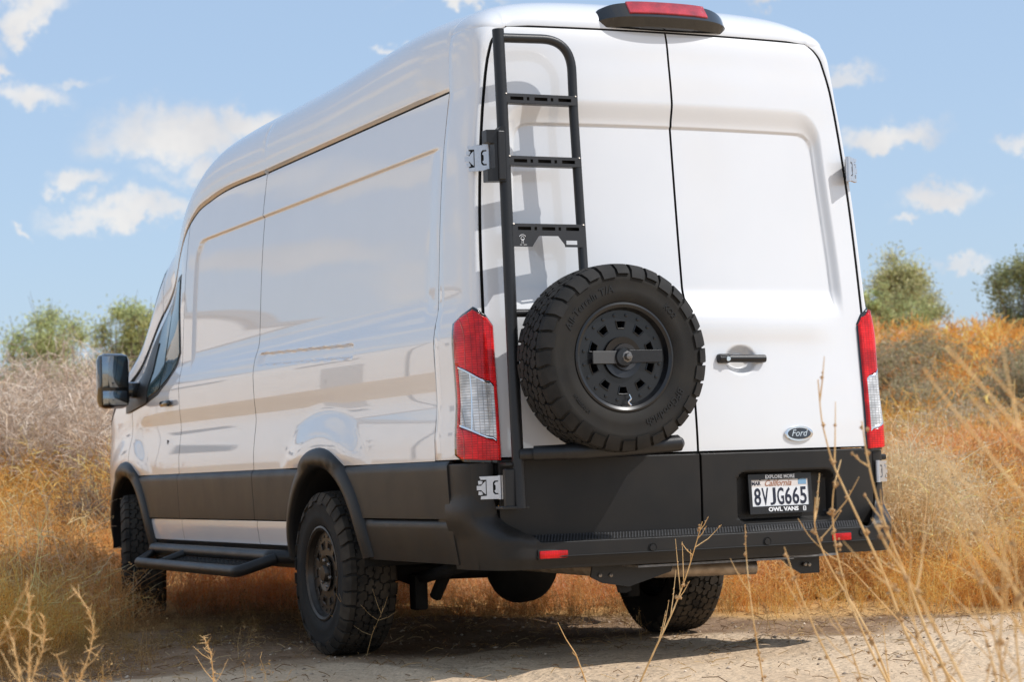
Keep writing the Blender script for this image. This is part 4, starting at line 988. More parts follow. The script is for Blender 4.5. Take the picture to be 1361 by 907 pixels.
class Ribs:
    """many thin ribbons / leaves gathered into one vegetation mesh"""
    def __init__(s): s.V = []; s.F = []; s.C = []; s.n = 0
    def ribbons(s, P, w, col, r):
        """P (n,k,3), w (n,k), col (n,3)"""
        n, k = P.shape[:2]; T = np.gradient(P, axis=1); rv = r.normal(size=(n, 1, 3)); sd = np.cross(T, rv); sd /= np.linalg.norm(sd, axis=2, keepdims=True)+1e-9
        A = P-sd*w[..., None]*.5; B = P+sd*w[..., None]*.5; V = np.stack([A, B], 2).reshape(-1, 3)
        base = (np.arange(n)*k*2)[:, None]+(np.arange(k-1)*2)[None, :]; base = base.ravel()
        s.F.append(np.stack([base, base+1, base+3, base+2], 1)+s.n); s.V.append(V); s.n += len(V); s.C.append(np.repeat(col, k*2, axis=0)); return s
    def leaves(s, C, L_, W, col, r, dirs=None):
        n = len(C); a = r.normal(size=(n, 3)) if dirs is None else dirs+r.normal(size=(n, 3))*.5; a /= np.linalg.norm(a, axis=1, keepdims=True)
        b = np.cross(a, r.normal(size=(n, 3))); b /= np.linalg.norm(b, axis=1, keepdims=True); L_ = np.broadcast_to(L_, n)[:, None]; W = np.broadcast_to(W, n)[:, None]
        V = np.stack([C-a*L_*.5, C+b*W*.5, C+a*L_*.5, C-b*W*.5], 1).reshape(-1, 3); i = np.arange(n)*4
        s.F.append(np.stack([i, i+1, i+2, i+3], 1)+s.n); s.V.append(V); s.n += len(V); s.C.append(np.repeat(col, 4, axis=0)); return s
    def arrays(s): return np.concatenate(s.V), np.concatenate(s.F), np.concatenate(s.C)
    def mesh(s, name, m):
        V, F, C = s.arrays(); return tint_mesh(name, V, F, C, m)
def tint_mesh(name, V, F, C, m):
    me = mesh_np(name, V, F); a = me.color_attributes.new('tint', 'FLOAT_COLOR', 'POINT')
    a.data.foreach_set('color', np.concatenate([C, np.ones((len(C), 1))], 1).astype(np.float32).ravel()); me.materials.append(m); return me
def cmix(r, n, cols, var=.18):
    c = np.array(cols)[r.integers(0, len(cols), n)]; return np.clip(c*(1+r.normal(size=(n, 1))*var), .01, .95)
def tuft(r, stems=16, H=.42, spread=.55, br=5, seeds=3, cols=None, w=.004, k=4):
    """one fluffy dry plant: stems, side branchlets, seed heads"""
    R = Ribs(); az = r.random(stems)*6.283; ln = np.abs(r.normal(size=stems))*spread; hh = H*(.55+.55*r.random(stems)); t = np.linspace(0, 1, k)
    dx = np.cos(az)*ln*hh; dy = np.sin(az)*ln*hh; b0 = r.normal(size=(stems, 2))*.03
    bend = r.normal(size=(stems, 2))*.10
    P = np.stack([b0[:, :1]+dx[:, None]*t**1.5+bend[:, :1]*np.sin(t*3)*hh[:, None], b0[:, 1:]+dy[:, None]*t**1.5+bend[:, 1:]*np.sin(t*3)*hh[:, None], hh[:, None]*t*(1-.18*ln[:, None]*t)], -1)
    R.ribbons(P, np.broadcast_to(w*(1-.6*t), (stems, k)), cmix(r, stems, cols), r)
    nb = stems*br; si = np.repeat(np.arange(stems), br); tt = .25+.75*r.random(nb); f = tt*(k-1); i0 = np.minimum(f.astype(int), k-2); u = (f-i0)[:, None]
    B = P[si, i0]*(1-u)+P[si, i0+1]*u; d = r.normal(size=(nb, 3)); d[:, 2] = np.abs(d[:, 2])*.8+.2; d /= np.linalg.norm(d, axis=1, keepdims=True); L_ = H*(.10+.16*r.random(nb))[:, None]
    mid = B+d*L_*.5+r.normal(size=(nb, 3))*.008; end = B+d*L_+np.array([0, 0, -.02])*r.random((nb, 1))
    R.ribbons(np.stack([B, mid, end], 1), np.broadcast_to(np.array([.75, .6, .3])*w, (nb, 3)), cmix(r, nb, cols), r)
    if seeds:
        q = r.integers(0, nb, stems*seeds); R.leaves(end[q]+r.normal(size=(len(q), 3))*.006, .012, .008, cmix(r, len(q), cols)*.85, r)
    return R.arrays()
def scatter(name, variants, pos, scale, rot, tint, m, squash=None):
    """joins many copies of a few plants into one mesh of ground cover"""
    VV, FF, CC, n = [], [], [], 0; which = rng.integers(0, len(variants), len(pos))
    for vi, (V, F, C) in enumerate(variants):
        ix = np.nonzero(which == vi)[0]
        if not len(ix): continue
        c, s_ = np.cos(rot[ix])[:, None], np.sin(rot[ix])[:, None]; sc = scale[ix][:, None]
        x = (V[None, :, 0]*c-V[None, :, 1]*s_)*sc+pos[ix, 0][:, None]; y = (V[None, :, 0]*s_+V[None, :, 1]*c)*sc+pos[ix, 1][:, None]; z = V[None, :, 2]*sc+pos[ix, 2][:, None]
        VV.append(np.stack([x, y, z], -1).reshape(-1, 3)); FF.append((F[None]+(np.arange(len(ix))*len(V))[:, None, None]).reshape(-1, 4)+n)
        CC.append((C[None]*tint[ix][:, None, :]).reshape(-1, 3)); n += len(ix)*len(V)
    return link(name, tint_mesh(name, np.concatenate(VV), np.concatenate(FF), np.clip(np.concatenate(CC), 0, .95), m), None, None, None)
GOLD = [(.85, .45, .14), (.91, .54, .21), (.79, .385, .105), (.94, .67, .36), (.62, .295, .09)]
def wedge(n, d0, d1, t0, t1, power=1.0):
    """random ground points in a sector seen from the path"""
    d = (d0**2+(d1**2-d0**2)*rng.random(n)**power)**.5; t = t0+(t1-t0)*rng.random(n)
    X = CAM[0]+d*FH[0]+d*t*RH[0]; Y = CAM[1]+d*FH[1]+d*t*RH[1]; return X, Y, d
vr = np.random.default_rng(11)
near_t = [tuft(vr, 15, .36, .62, 5, 3, GOLD, .0036) for _ in range(7)]
mid_t = [tuft(vr, 11, .42, .65, 4, 1, GOLD, .006, 3) for _ in range(6)]
far_t = [tuft(vr, 8, .46, .7, 3, 0, GOLD, .013, 3) for _ in range(6)]
def field(name, var, n, d0, d1, t0, t1, smin, smax, keep=None, lo=.1):
    X, Y, d = wedge(n, d0, d1, t0, t1); f = into_field(X, Y); p = S((f-lo+.15)/.7)
    k = rng.random(n) < p
    for yw in (2.0, 5.7):
        for xw in (-.88, .88): k &= ~((np.abs(X-xw) < .24) & (np.abs(Y-yw) < .46))
    if keep is not None: k &= keep(X, Y, d)
    k &= rng.random(n) < .25+1.3*N2(X*1.1+9, Y*1.1+4)
    X, Y, d = X[k], Y[k], d[k]; Z = height(X, Y)-.01
    patchy = N1(X*.8+3, Y*.8+7); rust = S((d-15)/5)*S(((X-CAM[0])*RH[0]+(Y-CAM[1])*RH[1])/d*8-.3); tint = np.clip(.88+.38*patchy, .85, 1.25)[:, None]*np.array([1, 1, 1])*np.stack([np.ones(len(X)), (.86+.30*N2(X*.5, Y*.5))*(1-.05*rust), (.7+.7*N3(X*.4, Y*.4))*(1-.18*rust)], 1)
    sc = (smin+(smax-smin)*rng.random(len(X)))*(.55+.6*S(into_field(X, Y)/1.2))
    und = (np.abs(X) < 1.15) & (Y > .2) & (Y < 6.5); sc = np.where(und, np.minimum(sc, .62), sc)
    return tag(scatter(name, var, np.stack([X, Y, Z], 1), sc, rng.random(len(X))*6.28, tint, STRAW), 'golden dry tumbleweed grass covering the ground beyond the sandy path', 'dry grass', kind='stuff')
field('dry_grass', near_t, 5200, 8.5, 16.5, -.30, .31, .7, 1.25)
field('dry_grass', mid_t, 6500, 16, 29, -.32, .33, .8, 1.5)
field('dry_grass', far_t, 9000, 28, 75, -.34, .36, 1.0, 2.1)
tall_t = [tuft(vr, 3, .62, .30, 7, 5, [(.86, .62, .30), (.90, .70, .40), (.72, .46, .18)], .0045, 5) for _ in range(5)]
field('dry_grass', tall_t, 700, 9.5, 24, -.30, .31, .7, 1.25, lo=.5)
brown_t = [tuft(vr, 9, .26, .75, 6, 3, [(.40, .24, .10), (.30, .17, .07), (.52, .33, .15)], .0035) for _ in range(5)]
field('dry_grass', brown_t, 2600, 8.8, 16, -.30, .1, .5, 1.1, lo=-1.3, keep=lambda X, Y, d: (into_field(X, Y) < .6) & (rng.random(len(X)) < np.where(into_field(X, Y) < -.2, .35, 1)))
# small weeds and litter on the path
SPR = [(.44, .28, .12), (.34, .21, .10), (.56, .38, .18)]
sp_t = [tuft(vr, 5, .16, .5, 4, 3, SPR, .0028, 3) for _ in range(5)]
X, Y, d = wedge(420, 8.0, 13.5, -.27, .27); f = into_field(X, Y); k = (f < .2) & (f > -3.4) & (rng.random(420) < np.exp(-np.maximum(-f, 0)*.9)); X, Y = X[k], Y[k]
tag(scatter('path_weeds', sp_t, np.stack([X, Y, height(X, Y)], 1), .4+.8*rng.random(len(X)), rng.random(len(X))*6.28, np.ones((len(X), 3)), STRAW), 'thin dry seedlings scattered along the sandy path', 'weeds', kind='stuff')
def litter(n):
    X, Y, d = wedge(n, 7.0, 15, -.28, .28); f = into_field(X, Y); k = (f < .6) & (rng.random(n) < np.clip(.12+1.1*np.exp(-np.maximum(-f, 0)*.8), 0, 1)*(.3+1.2*N2(X*2+1, Y*2+3))); X, Y = X[k], Y[k]; n = len(X)
    a = rng.random(n)*6.283; l = .02+.09*rng.random(n)**2; z = height(X, Y); D = np.stack([np.cos(a)*l, np.sin(a)*l, .25*l*rng.normal(size=n)], 1); B = np.stack([X, Y, z+.006], 1)
    P = np.stack([B-D*.5, B+rng.normal(size=(n, 3))*.006+np.array([0, 0, .006]), B+D*.5], 1); P[..., 2] = np.maximum(P[..., 2], z[:, None]+.001); R = Ribs()
    R.ribbons(P, np.full((n, 3), .0035), cmix(rng, n, [(.50, .33, .15), (.34, .21, .10), (.24, .14, .07), (.60, .44, .24)]), rng); return link('plant_litter', R.mesh('plant_litter', STRAW), None, None, None)
tag(litter(16000), 'broken straw and twig litter strewn over the dirt', 'litter', kind='stuff')
def pebbles(n):
    ico = np.array([(1, 0, 0), (-1, 0, 0), (0, 1, 0), (0, -1, 0), (0, 0, 1), (0, 0, -1)], float); fc = np.array([(0, 2, 4), (2, 1, 4), (1, 3, 4), (3, 0, 4), (2, 0, 5), (1, 2, 5), (3, 1, 5), (0, 3, 5)])
    X, Y, d = wedge(n, 5.5, 13, -.3, .3); k = into_field(X, Y) < .3; X, Y = X[k], Y[k]; n = len(X); s_ = .0025+.009*rng.random(n)**5
    V = ico[None]*(s_[:, None, None])*(.6+.8*rng.random((n, 6, 1)))*np.array([1.2, 1, .65]); V += np.stack([X, Y, height(X, Y)+s_*.25], 1)[:, None]
    F = (fc[None]+(np.arange(n)*6)[:, None, None]).reshape(-1, 3); C = np.repeat(cmix(rng, n, [(.52, .41, .30), (.60, .48, .36), (.30, .23, .17), (.42, .33, .25)]), 6, axis=0)
    return link('pebbles', tint_mesh('pebbles', V.reshape(-1, 3), F, C, straw_mat('stone', 0.0, .9)), None, None, None)
tag(pebbles(3600), 'small grey and tan pebbles on the sandy path', 'pebbles', kind='stuff')
# ------------------------------------------------------------------ shrubs and trees, each a thing of its own
def at_px(px, d):
    """ground point at distance d in the direction of a bearing measured on the photograph's width"""
    t = (px-680.5)/FPX; X = CAM[0]+d*FH[0]+d*t*RH[0]; Y = CAM[1]+d*FH[1]+d*t*RH[1]; return X, Y, float(height(X, Y))
BARK = mat('bark', (.16, .12, .09), .9, noise=.35, nscale=12, bump=.5, bscale=40)
def make_tree(r, H, W, n0, leaf_cols, nleaf, leaf=.10, trunk_h=.25, weep=0.0):
    """forked trunk with limbs, and a crown of leaf clumps with gaps between them (centred on the foot)"""
    nc = 46; zc_, rz, rx = H*(trunk_h+1)/2, H*(1-trunk_h)/2, W/2; C = []
    while len(C) < nc:
        p = r.normal(size=3); p /= np.linalg.norm(p); p *= r.random()**.42
        if p[2] < -.55 and np.hypot(p[0], p[1]) > .75: continue
        lump = .80+.28*math.sin(3*math.atan2(p[1], p[0])+nleaf)+.10*r.normal()
        q = np.array([p[0]*rx*min(lump, 1.05), p[1]*rx*min(lump, 1.05), zc_+p[2]*rz*(1 if p[2] < 0 else min(1.02, .86+.18*r.random()))])
        C.append(q)
    C = np.array(C); mb = MB(); r0 = H*.022
    forks = []
    for j in range(n0):
        a = 6.283*(j+.6*r.random())/n0; k = np.array([math.cos(a)*rx*.32, math.sin(a)*rx*.32, H*(trunk_h*.75+.12*r.random())]); b0 = np.array([math.cos(a), math.sin(a), 0])*r0*.9
        pts = [b0, b0*.6+k*.45+r.normal(size=3)*H*.012, k]; mb.tube(fillet(pts, H*.1, 4), np.linspace(r0*.8, r0*.45, len(fillet(pts, H*.1, 4))), 6, cap=False); forks.append(k)
    F = np.array(forks)
    for c in C:
        f = F[np.argmin(np.linalg.norm(F-c, axis=1)+r.random(len(F))*W*.1)]; m_ = (f+c)/2+r.normal(size=3)*W*.05; m_[2] += H*.02
        P = fillet([f, m_, c], W*.2, 4); mb.tube(P, np.linspace(r0*.34, r0*.08, len(P)), 4, cap=False)
        for _ in range(3):
            e = c+r.normal(size=3)*W*.11; g = P[len(P)//2+r.integers(0, 2)]; mb.tube([g, (g+e)/2+r.normal(size=3)*W*.02, e], [r0*.10, r0*.07, r0*.03], 3, cap=False)
    R = Ribs(); per = nleaf//nc; idx = np.repeat(np.arange(nc), per); rc = W*(.125+.07*r.random(nc)); cl = r.random(nc)
    off = r.normal(size=(len(idx), 3)); off /= np.linalg.norm(off, axis=1, keepdims=True); off *= (r.random((len(idx), 1))**.5)*rc[idx][:, None]*(1+.35*r.normal(size=(len(idx), 1))); off[:, 2] = off[:, 2]*.8-weep*r.random(len(idx))*W*.10
    L = C[idx]+off; L[:, 2] = np.maximum(L[:, 2], .05); col = cmix(r, len(idx), leaf_cols, .16)*(.8+.4*cl[idx])[:, None]
    dirs = np.tile(np.array([0, 0, -1.0]), (len(idx), 1))*weep*1.5+r.normal(size=(len(idx), 3)); R.leaves(L, leaf*(.6+.8*r.random(len(idx))), leaf*.42, col, r, dirs)
    tw = r.integers(0, len(L), len(L)//10); P = np.stack([C[idx[tw]], (C[idx[tw]]+L[tw])/2+r.normal(size=(len(tw), 3))*.03, L[tw]], 1); R.ribbons(P, np.full((len(tw), 3), leaf*.12), cmix(r, len(tw), [(.16, .12, .09)]), r)
    return mb, R
def tree(px, d, H, W, label, group, n0=5, cols=None, nleaf=9000, leaf=.10, th=.25, seed=1, name='tree', weep=0.0, sink=.1, cat='tree'):
    r = np.random.default_rng(seed); X, Y, Z = at_px(px, d); t = empty(name, (X, Y, Z-sink), r.random()*6.28); tag(t, label, cat, group)
    mb, R = make_tree(r, H, W, n0, cols, nleaf, leaf, th, weep=weep); tr = mb.build('trunk', BARK, t, 60, fix=False)
    o = bpy.data.objects.new('crown', R.mesh('crown', LEAF)); COL.objects.link(o); o.parent = t; return t
OLIVE = [(0.547, 0.547, 0.251), (0.679, 0.656, 0.329), (0.438, 0.449, 0.196), (0.787, 0.722, 0.394)]
DARKO = [(0.344, 0.374, 0.172), (0.444, 0.465, 0.213), (0.273, 0.304, 0.143)]
LIGHT = [(0.524, 0.585, 0.262), (0.666, 0.696, 0.343), (0.424, 0.484, 0.222)]
tree(1190, 62, 4.95, 3.0, 'airy olive green tree with bare forked stems just right of the van', 'desert trees', 6, OLIVE, 16000, .10, .38, 3, 'desert_tree')
tree(1368, 58, 4.6, 3.1, 'dense dark olive tree on the orange slope at the right edge', 'desert trees', 5, DARKO, 16000, .11, .04, 8, 'desert_tree')
tree(68, 60, 5.2, 3.2, 'round pale green tree furthest left, beyond the grey brush', 'desert trees', 6, LIGHT, 16000, .10, .2, 14, 'desert_tree', weep=.5)
tree(178, 52, 4.45, 2.5, 'green willowy tree peeking over the wing mirror', 'desert trees', 6, LIGHT, 14000, .09, .2, 21, 'desert_tree', weep=.7)
tree(1216, 50, 2.1, 1.9, 'low rounded green bush under the airy olive tree', 'green bushes', 7, LIGHT, 7000, .07, .05, 25, 'green_bush', sink=.2, cat='bush')
tree(1163, 48, 2.3, 1.0, 'slim green bush touching the right tail light of the van', 'green bushes', 5, LIGHT, 4000, .07, .05, 29, 'green_bush', sink=.2, cat='bush')
tree(18, 58, 3.3, 1.1, 'small blue green bush at the left edge below the pale tree', 'green bushes', 6, DARKO, 3500, .08, .05, 33, 'green_bush', sink=.2, cat='bush')
tree(128, 66, 4.3, 1.5, 'hazy low green bush between the two left trees', 'green bushes', 7, OLIVE, 5000, .09, .05, 35, 'green_bush', sink=.3, cat='bush')

def make_shrub(r, H, W, cols, nst=150, leaves=0, leaf_cols=None, w=.010, leaf=.03):
    """twiggy shrub: arching stems that fork into finer twigs; optional sparse small leaves"""
    R = Ribs(); k = 6; t = np.linspace(0, 1, k)
    az = r.random(nst)*6.283; ln = (r.random(nst)**.7); hh = H*(.55+.5*r.random(nst))*(1-.45*ln**2); rr = W*.5*ln*(.8+.35*r.random(nst))
    bend = r.normal(size=(nst, 2))*.08*W
    P = np.stack([np.cos(az)[:, None]*rr[:, None]*t+bend[:, :1]*np.sin(t*2.6), np.sin(az)[:, None]*rr[:, None]*t+bend[:, 1:]*np.sin(t*2.6), hh[:, None]*np.sin(t*(1.35+.35*ln[:, None]))], -1)
    P[:, :, :2] += r.normal(size=(nst, 1, 2))*W*.03
    R.ribbons(P, np.broadcast_to(w*(1-.6*t), (nst, k)), cmix(r, nst, cols), r)
    def twigs(P, br, L_, wd):
        n, k = P.shape[:2]; si = np.repeat(np.arange(n), br); f = (.3+.7*r.random(n*br))*(k-1); i0 = np.minimum(f.astype(int), k-2); u = (f-i0)[:, None]
        B = P[si, i0]*(1-u)+P[si, i0+1]*u; T = P[si, i0+1]-P[si, i0]; T /= np.linalg.norm(T, axis=1, keepdims=True)+1e-9
        d = T*.6+r.normal(size=(n*br, 3))*.75; d[:, 2] += .1; d /= np.linalg.norm(d, axis=1, keepdims=True); L_ = L_*(.5+.8*r.random((n*br, 1)))
        Q = np.stack([B, B+d*L_*.5+r.normal(size=B.shape)*L_*.07, B+d*L_+np.array([0, 0, -.12])*L_*r.random((n*br, 1))], 1); Q[..., 2] = np.maximum(Q[..., 2], .02)
        R.ribbons(Q, np.broadcast_to(np.array([1, .7, .35])*wd, (n*br, 3)), cmix(r, n*br, cols), r); return Q
    Q = twigs(P, 7, H*.24, w*.65); Q2 = twigs(Q, 2, H*.12, w*.5)
    if leaves:
        q = r.integers(0, len(Q2), leaves); u = r.random((leaves, 1)); C = Q2[q, 1]*(1-u)+Q2[q, 2]*u+r.normal(size=(leaves, 3))*.03; R.leaves(C, leaf*(.6+.8*r.random(leaves)), leaf*.45, cmix(r, leaves, leaf_cols), r)
    return R
def shrub_set(name, make, spots, group, cat='shrub', m=TWIG):
    meshes = [make(np.random.default_rng(100+i+len(name))).mesh(name, m) for i in range(min(3, len(spots)))]
    for i, (px, d, s_, label) in enumerate(spots):
        X, Y, Z = at_px(px, d); o = bpy.data.objects.new(name, meshes[i % len(meshes)]); COL.objects.link(o); sc = s_ if isinstance(s_, tuple) else (s_, s_, s_)
        o.location = (X, Y, Z-.05); o.rotation_euler = (0, 0, i*2.4); o.scale = sc; tag(o, label, cat, group)
GREY = [(0.713, 0.586, 0.471), (0.621, 0.494, 0.391), (0.782, 0.667, 0.552), (0.506, 0.402, 0.31), (0.69, 0.529, 0.368)]
shrub_set('bare_shrub', lambda r: make_shrub(r, 1.35, 2.1, GREY, 190, w=.011), [
    (15, 18.2, (1.0, 1.0, .82), 'pale grey tangle of bare twigs at the left edge of the picture'),
    (75, 19.0, (1.05, 1.05, .84), 'widest bare grey shrub, second from the left edge below the trees'),
    (128, 18.0, (.9, .9, .80), 'bare grey shrub just left of the wing mirror'),
    (170, 19.5, (1.0, 1.0, .86), 'bare grey shrub partly hidden behind the front wing of the van'),
    (45, 22.5, (1.2, 1.2, .98), 'taller bare shrub behind the grey twigs at far left'),
    (120, 23.5, (1.2, 1.2, 1.0), 'taller bare shrub rising behind the wing mirror'),
    (-40, 19, (1.1, 1.1, .82), 'bare grey shrub cut by the left edge of the picture'),
    (215, 24, (1.2, 1.2, .95), 'bare grey shrub behind the cab of the van')], 'bare grey shrubs left of the van')
BRN = [(.25, .19, .14), (.20, .155, .115), (.31, .24, .17)]
shrub_set('brown_shrub', lambda r: make_shrub(r, .95, 1.0, BRN, 110, w=.008), [
    (108, 16.2, .72, 'darker brown twiggy shrub in front of the grey brush near the front wheel'), (142, 17.0, .62, 'small dark twiggy shrub right beside the front bumper')], 'dark twiggy shrubs')
SAGE_T = [(.40, .33, .24), (.47, .39, .29), (.31, .25, .18)]
SAGE = [(.42, .37, .20), (.50, .43, .26), (.33, .30, .15), (.58, .47, .30)]
shrub_set('sage_bush', lambda r: make_shrub(r, 1.22, 2.1, SAGE_T, 120, 9000, SAGE, .012, .055), [
    (1192, 30, (.9, .9, .8), 'grey green bush right of the lower tail light'), (1250, 32, (.8, .8, .72), 'broad grey green bush left of the bare orange slope'),
    (1165, 34, (1.1, 1.1, 1.0), 'tall grey green bush directly behind the right tail light'), (1222, 37, (1.0, 1.0, .75), 'grey green bush below the low green one, upper row'),
    (1362, 35, (.75, .75, .9), 'olive bush at the right edge below the dark tree'), (1330, 40, .45, 'small grey green bush up on the orange slope'), (1285, 43, .32, 'smallest bush on the crest of the orange slope'),
    (1385, 30, 1.1, 'grey green bush cut off by the right edge')], 'grey green bushes on the slope', m=LEAF)
PALE_G = [(0.667, 0.54, 0.368), (0.598, 0.494, 0.356), (0.736, 0.621, 0.46), (0.552, 0.46, 0.31)]
shrub_set('pale_shrub', lambda r: make_shrub(r, 1.0, 1.9, PALE_G, 150, 2500, [(.42, .35, .22), (.34, .30, .18)], .010, .035), [
    (1222, 25.5, (1, 1, .72), 'low beige brush in front of the grey green bushes'), (1285, 26.5, (1.1, 1.1, .85), 'beige brush at the foot of the orange slope'), (1180, 24.0, (.8, .8, .6), 'low beige brush beside the right tail light')], 'beige brush on the slope')
PALE = [(0.821, 0.648, 0.41), (0.85, 0.734, 0.518), (0.734, 0.551, 0.313), (0.799, 0.594, 0.324)]
shrub_set('straw_bush', lambda r: make_shrub(r, .92, 1.05, PALE, 150, 5000, PALE, .0075, .022), [
    (1195, 13.4, (1.0, 1.0, 1.12), 'pale straw coloured bush close behind the right rear corner of the van'), (1232, 14.3, (1.05, 1.05, .95), 'pale straw coloured bush standing right of the tallest straw one'),
    (1262, 13.6, (.8, .8, .62), 'low pale straw bush nearest the foreground stalks'), (1180, 15.5, (1, 1, .9), 'pale straw bush half hidden behind the bumper corner')], 'pale straw bushes behind the rear corner', m=STRAW)

TUMB = [(.62, .36, .13), (.72, .46, .20), (.50, .27, .09), (.42, .23, .08)]
shrub_set('tumbleweed', lambda r: make_shrub(r, .48, .85, TUMB, 120, 1800, TUMB, .0055, .016), [
    (18, 13.6, 1.0, 'golden tumbleweed nearest the left edge of the picture, in front of the grey brush'), (92, 14.4, 1.1, 'wide golden tumbleweed midway between the left edge and the front wheel'), (140, 13.4, .7, 'small golden tumbleweed closest to the front wheel of the van'),
    (1075, 13.2, 1.0, 'golden tumbleweed showing below the tow bracket at the right end of the bumper'), (1120, 14.6, 1.1, 'golden tumbleweed just past the right end of the bumper'), (1310, 14.2, 1.15, 'large tumbleweed in the grass right of the pale straw bushes'),
    (1345, 12.4, .9, 'tumbleweed nearest the path at the right edge'), (1290, 17.5, 1.3, 'broad rusty tumbleweed at the foot of the slope behind the straw bushes'), (1342, 19.5, 1.4, 'biggest tumbleweed, up the slope near the right edge'),
    (1225, 19.0, 1.2, 'tumbleweed behind the tallest straw bush'), (655, 15.0, 1.0, 'sunlit tumbleweed seen under the van beside the round axle housing'), (595, 16.5, 1.0, 'sunlit tumbleweed seen under the van behind the left rear tyre')], 'tumbleweeds in the dry grass', m=STRAW)
# ------------------------------------------------------------------ tall dry stalks in the foreground, each one a plant
def px_point(px, py, d): return CAM+(CF+CR*(px-680.5)/FPX-CU*(py-453.5)/FPX)*d
STALK = mat('dry_stalk', (.68, .41, .155), .75, noise=.3, nscale=25, col2=(.84, .59, .30))
BEAD = mat('dry_seed_head', (.40, .22, .085), .85, noise=.35, nscale=60, col2=(.46, .29, .14))
def stalk(pts, d, label, group, rad=.0045, beads=6, side=7, seed=0, fuzz=0, lean=.25, name='dry_stalk', tiny=.0, blen=.10):
    """pts: top to bottom along the stem; the plant is rooted where the stem runs into the ground"""
    r = np.random.default_rng(seed); n = len(pts); W = [px_point(x, y, d*(1+lean*.12*(i/(n-1)-.5)+r.normal()*.004)) for i, (x, y) in enumerate(pts)]
    W = W[::-1]                                                  # root first
    foot = W[0]; dirn = W[0]-W[1]; 
    hz = float(height(foot[0], foot[1]))
    if foot[2]-hz > .02:
        s_ = (foot[2]-hz+.02); dv = dirn/np.linalg.norm(dirn); dv[2] = min(dv[2], -.55); q = foot+dv*s_/(-dv[2]); W = [q]+W
    base = np.array(W[0]); P = fillet(np.array(W)-base, .25, 5); L_ = np.concatenate([[0], np.cumsum(np.linalg.norm(np.diff(P, axis=0), axis=1))]); tot = L_[-1]
    P = P+np.stack([np.sin(L_*9+seed), np.cos(L_*7+seed), 0*L_], 1)*.004
    rad *= .92; mb = MB().tube(P, rad*(1.0-.72*L_/tot), 7); bd = MB()
    def along(s_): return np.array([np.interp(s_*tot, L_, P[:, i]) for i in range(3)])
    def bead(c, q):
        V = np.array([(1, 0, 0), (.3, .95, 0), (-.8, .6, 0), (-.8, -.6, 0), (.3, -.95, 0), (0, 0, 1.1), (0, 0, -1.1)])*q*(.7+.6*r.random((7, 1)))
        bd.add(V+c, [(0, 1, 5), (1, 2, 5), (2, 3, 5), (3, 4, 5), (4, 0, 5), (1, 0, 6), (2, 1, 6), (3, 2, 6), (4, 3, 6), (0, 4, 6)])
    for i in range(beads):
        s_ = .30+.69*r.random()**.8; 
        for _ in range(r.integers(1, 4)): bead(along(s_)+r.normal(size=3)*rad*1.1, rad*(.9+.8*r.random()))
    for i in range(side):
        s_ = .28+.68*r.random(); c = along(s_); t = along(min(1, s_+.03))-c; t /= np.linalg.norm(t)+1e-9; dv = t*.8+(CR*r.normal()+CU*.3+CF*r.normal()*.6)*.7; dv /= np.linalg.norm(dv); l = blen*(.4+r.random())
        e = c+dv*l+np.array([0, 0, .15*l]); m_ = c+dv*l*.5; mb.tube([c, m_, e], [rad*.42, rad*.34, rad*.18], 5, cap=False)
        for q in range(2): bead(c+(e-c)*(.4+.6*r.random()), rad*(.5+.5*r.random()))
    for i in range(fuzz):                                      # short awns along the head
        s_ = .45+.55*r.random(); c = along(s_); t = along(min(1, s_+.02))-c; t /= np.linalg.norm(t)+1e-9; dv = t*.9+r.normal(size=3)*.55; dv /= np.linalg.norm(dv); mb.tube([c, c+dv*(.012+.02*r.random())], [rad*.35, rad*.12], 3, cap=False)
    o = empty(name, tuple(base)); tag(o, label, 'dry stalk', group); mb.build('stem', STALK, o, 60, fix=False)
    if bd.V: tag(bd.build('seed_head', BEAD, o, 60, fix=False), kind='stuff')
    return o
G1 = 'dry stalks in the right foreground'
stalk([(1088, 505), (1093, 560), (1106, 615), (1140, 690), (1176, 765), (1204, 840), (1240, 915)], 5.2, 'dry stalk that reaches highest in front of the license plate, bent to the left', G1, .0055, 5, 3, 1)
stalk([(1146, 560), (1152, 600), (1162, 650), (1180, 710), (1205, 770), (1230, 835), (1268, 915)], 5.0, 'dry stalk crossing the lower right hinge of the van', G1, .006, 5, 5, 2)
stalk([(1118, 612), (1108, 650), (1106, 690), (1112, 740), (1128, 800), (1160, 870), (1185, 915)], 5.4, 'dry stalk with knobbly brown seed heads just right of the license plate', G1, .0045, 13, 2, 3)
stalk([(1084, 662), (1082, 700), (1100, 750), (1130, 800), (1158, 850), (1186, 915)], 5.6, 'dry stalk in front of the right red bumper reflector', G1, .005, 6, 5, 4)
stalk([(1062, 690), (1078, 715), (1104, 740), (1126, 752)], 5.6, 'short bare side stalk below the license plate', G1, .003, 2, 1, 5)
stalk([(990, 698), (992, 740), (1000, 810), (1008, 870), (1014, 915)], 5.8, 'thin upright stalk with seed heads in front of the exhaust pipe', G1, .0035, 10, 1, 6)
stalk([(1042, 728), (1056, 770), (1085, 840), (1120, 915)], 5.2, 'dry stalk under the tow bracket', G1, .0045, 4, 3, 7)
for i, (p, d, r_) in enumerate([
    ([(1225, 490), (1252, 528), (1300, 585), (1348, 645), (1400, 710)], 3.4, .006), ([(1257, 462), (1288, 492), (1332, 542), (1385, 600)], 3.3, .006), ([(1306, 486), (1340, 522), (1385, 568)], 3.2, .0055),
    ([(1288, 528), (1322, 562), (1385, 620)], 3.3, .005)]):
    stalk(p, d, ['longest blurred stalk against the bushes at the right edge, ending lowest', 'blurred stalk that rises highest against the orange slope', 'blurred stalk nearest the right edge, high against the slope', 'short blurred stalk between its two longer neighbours on the right'][i], G1, r_, 3, 2, 20+i)
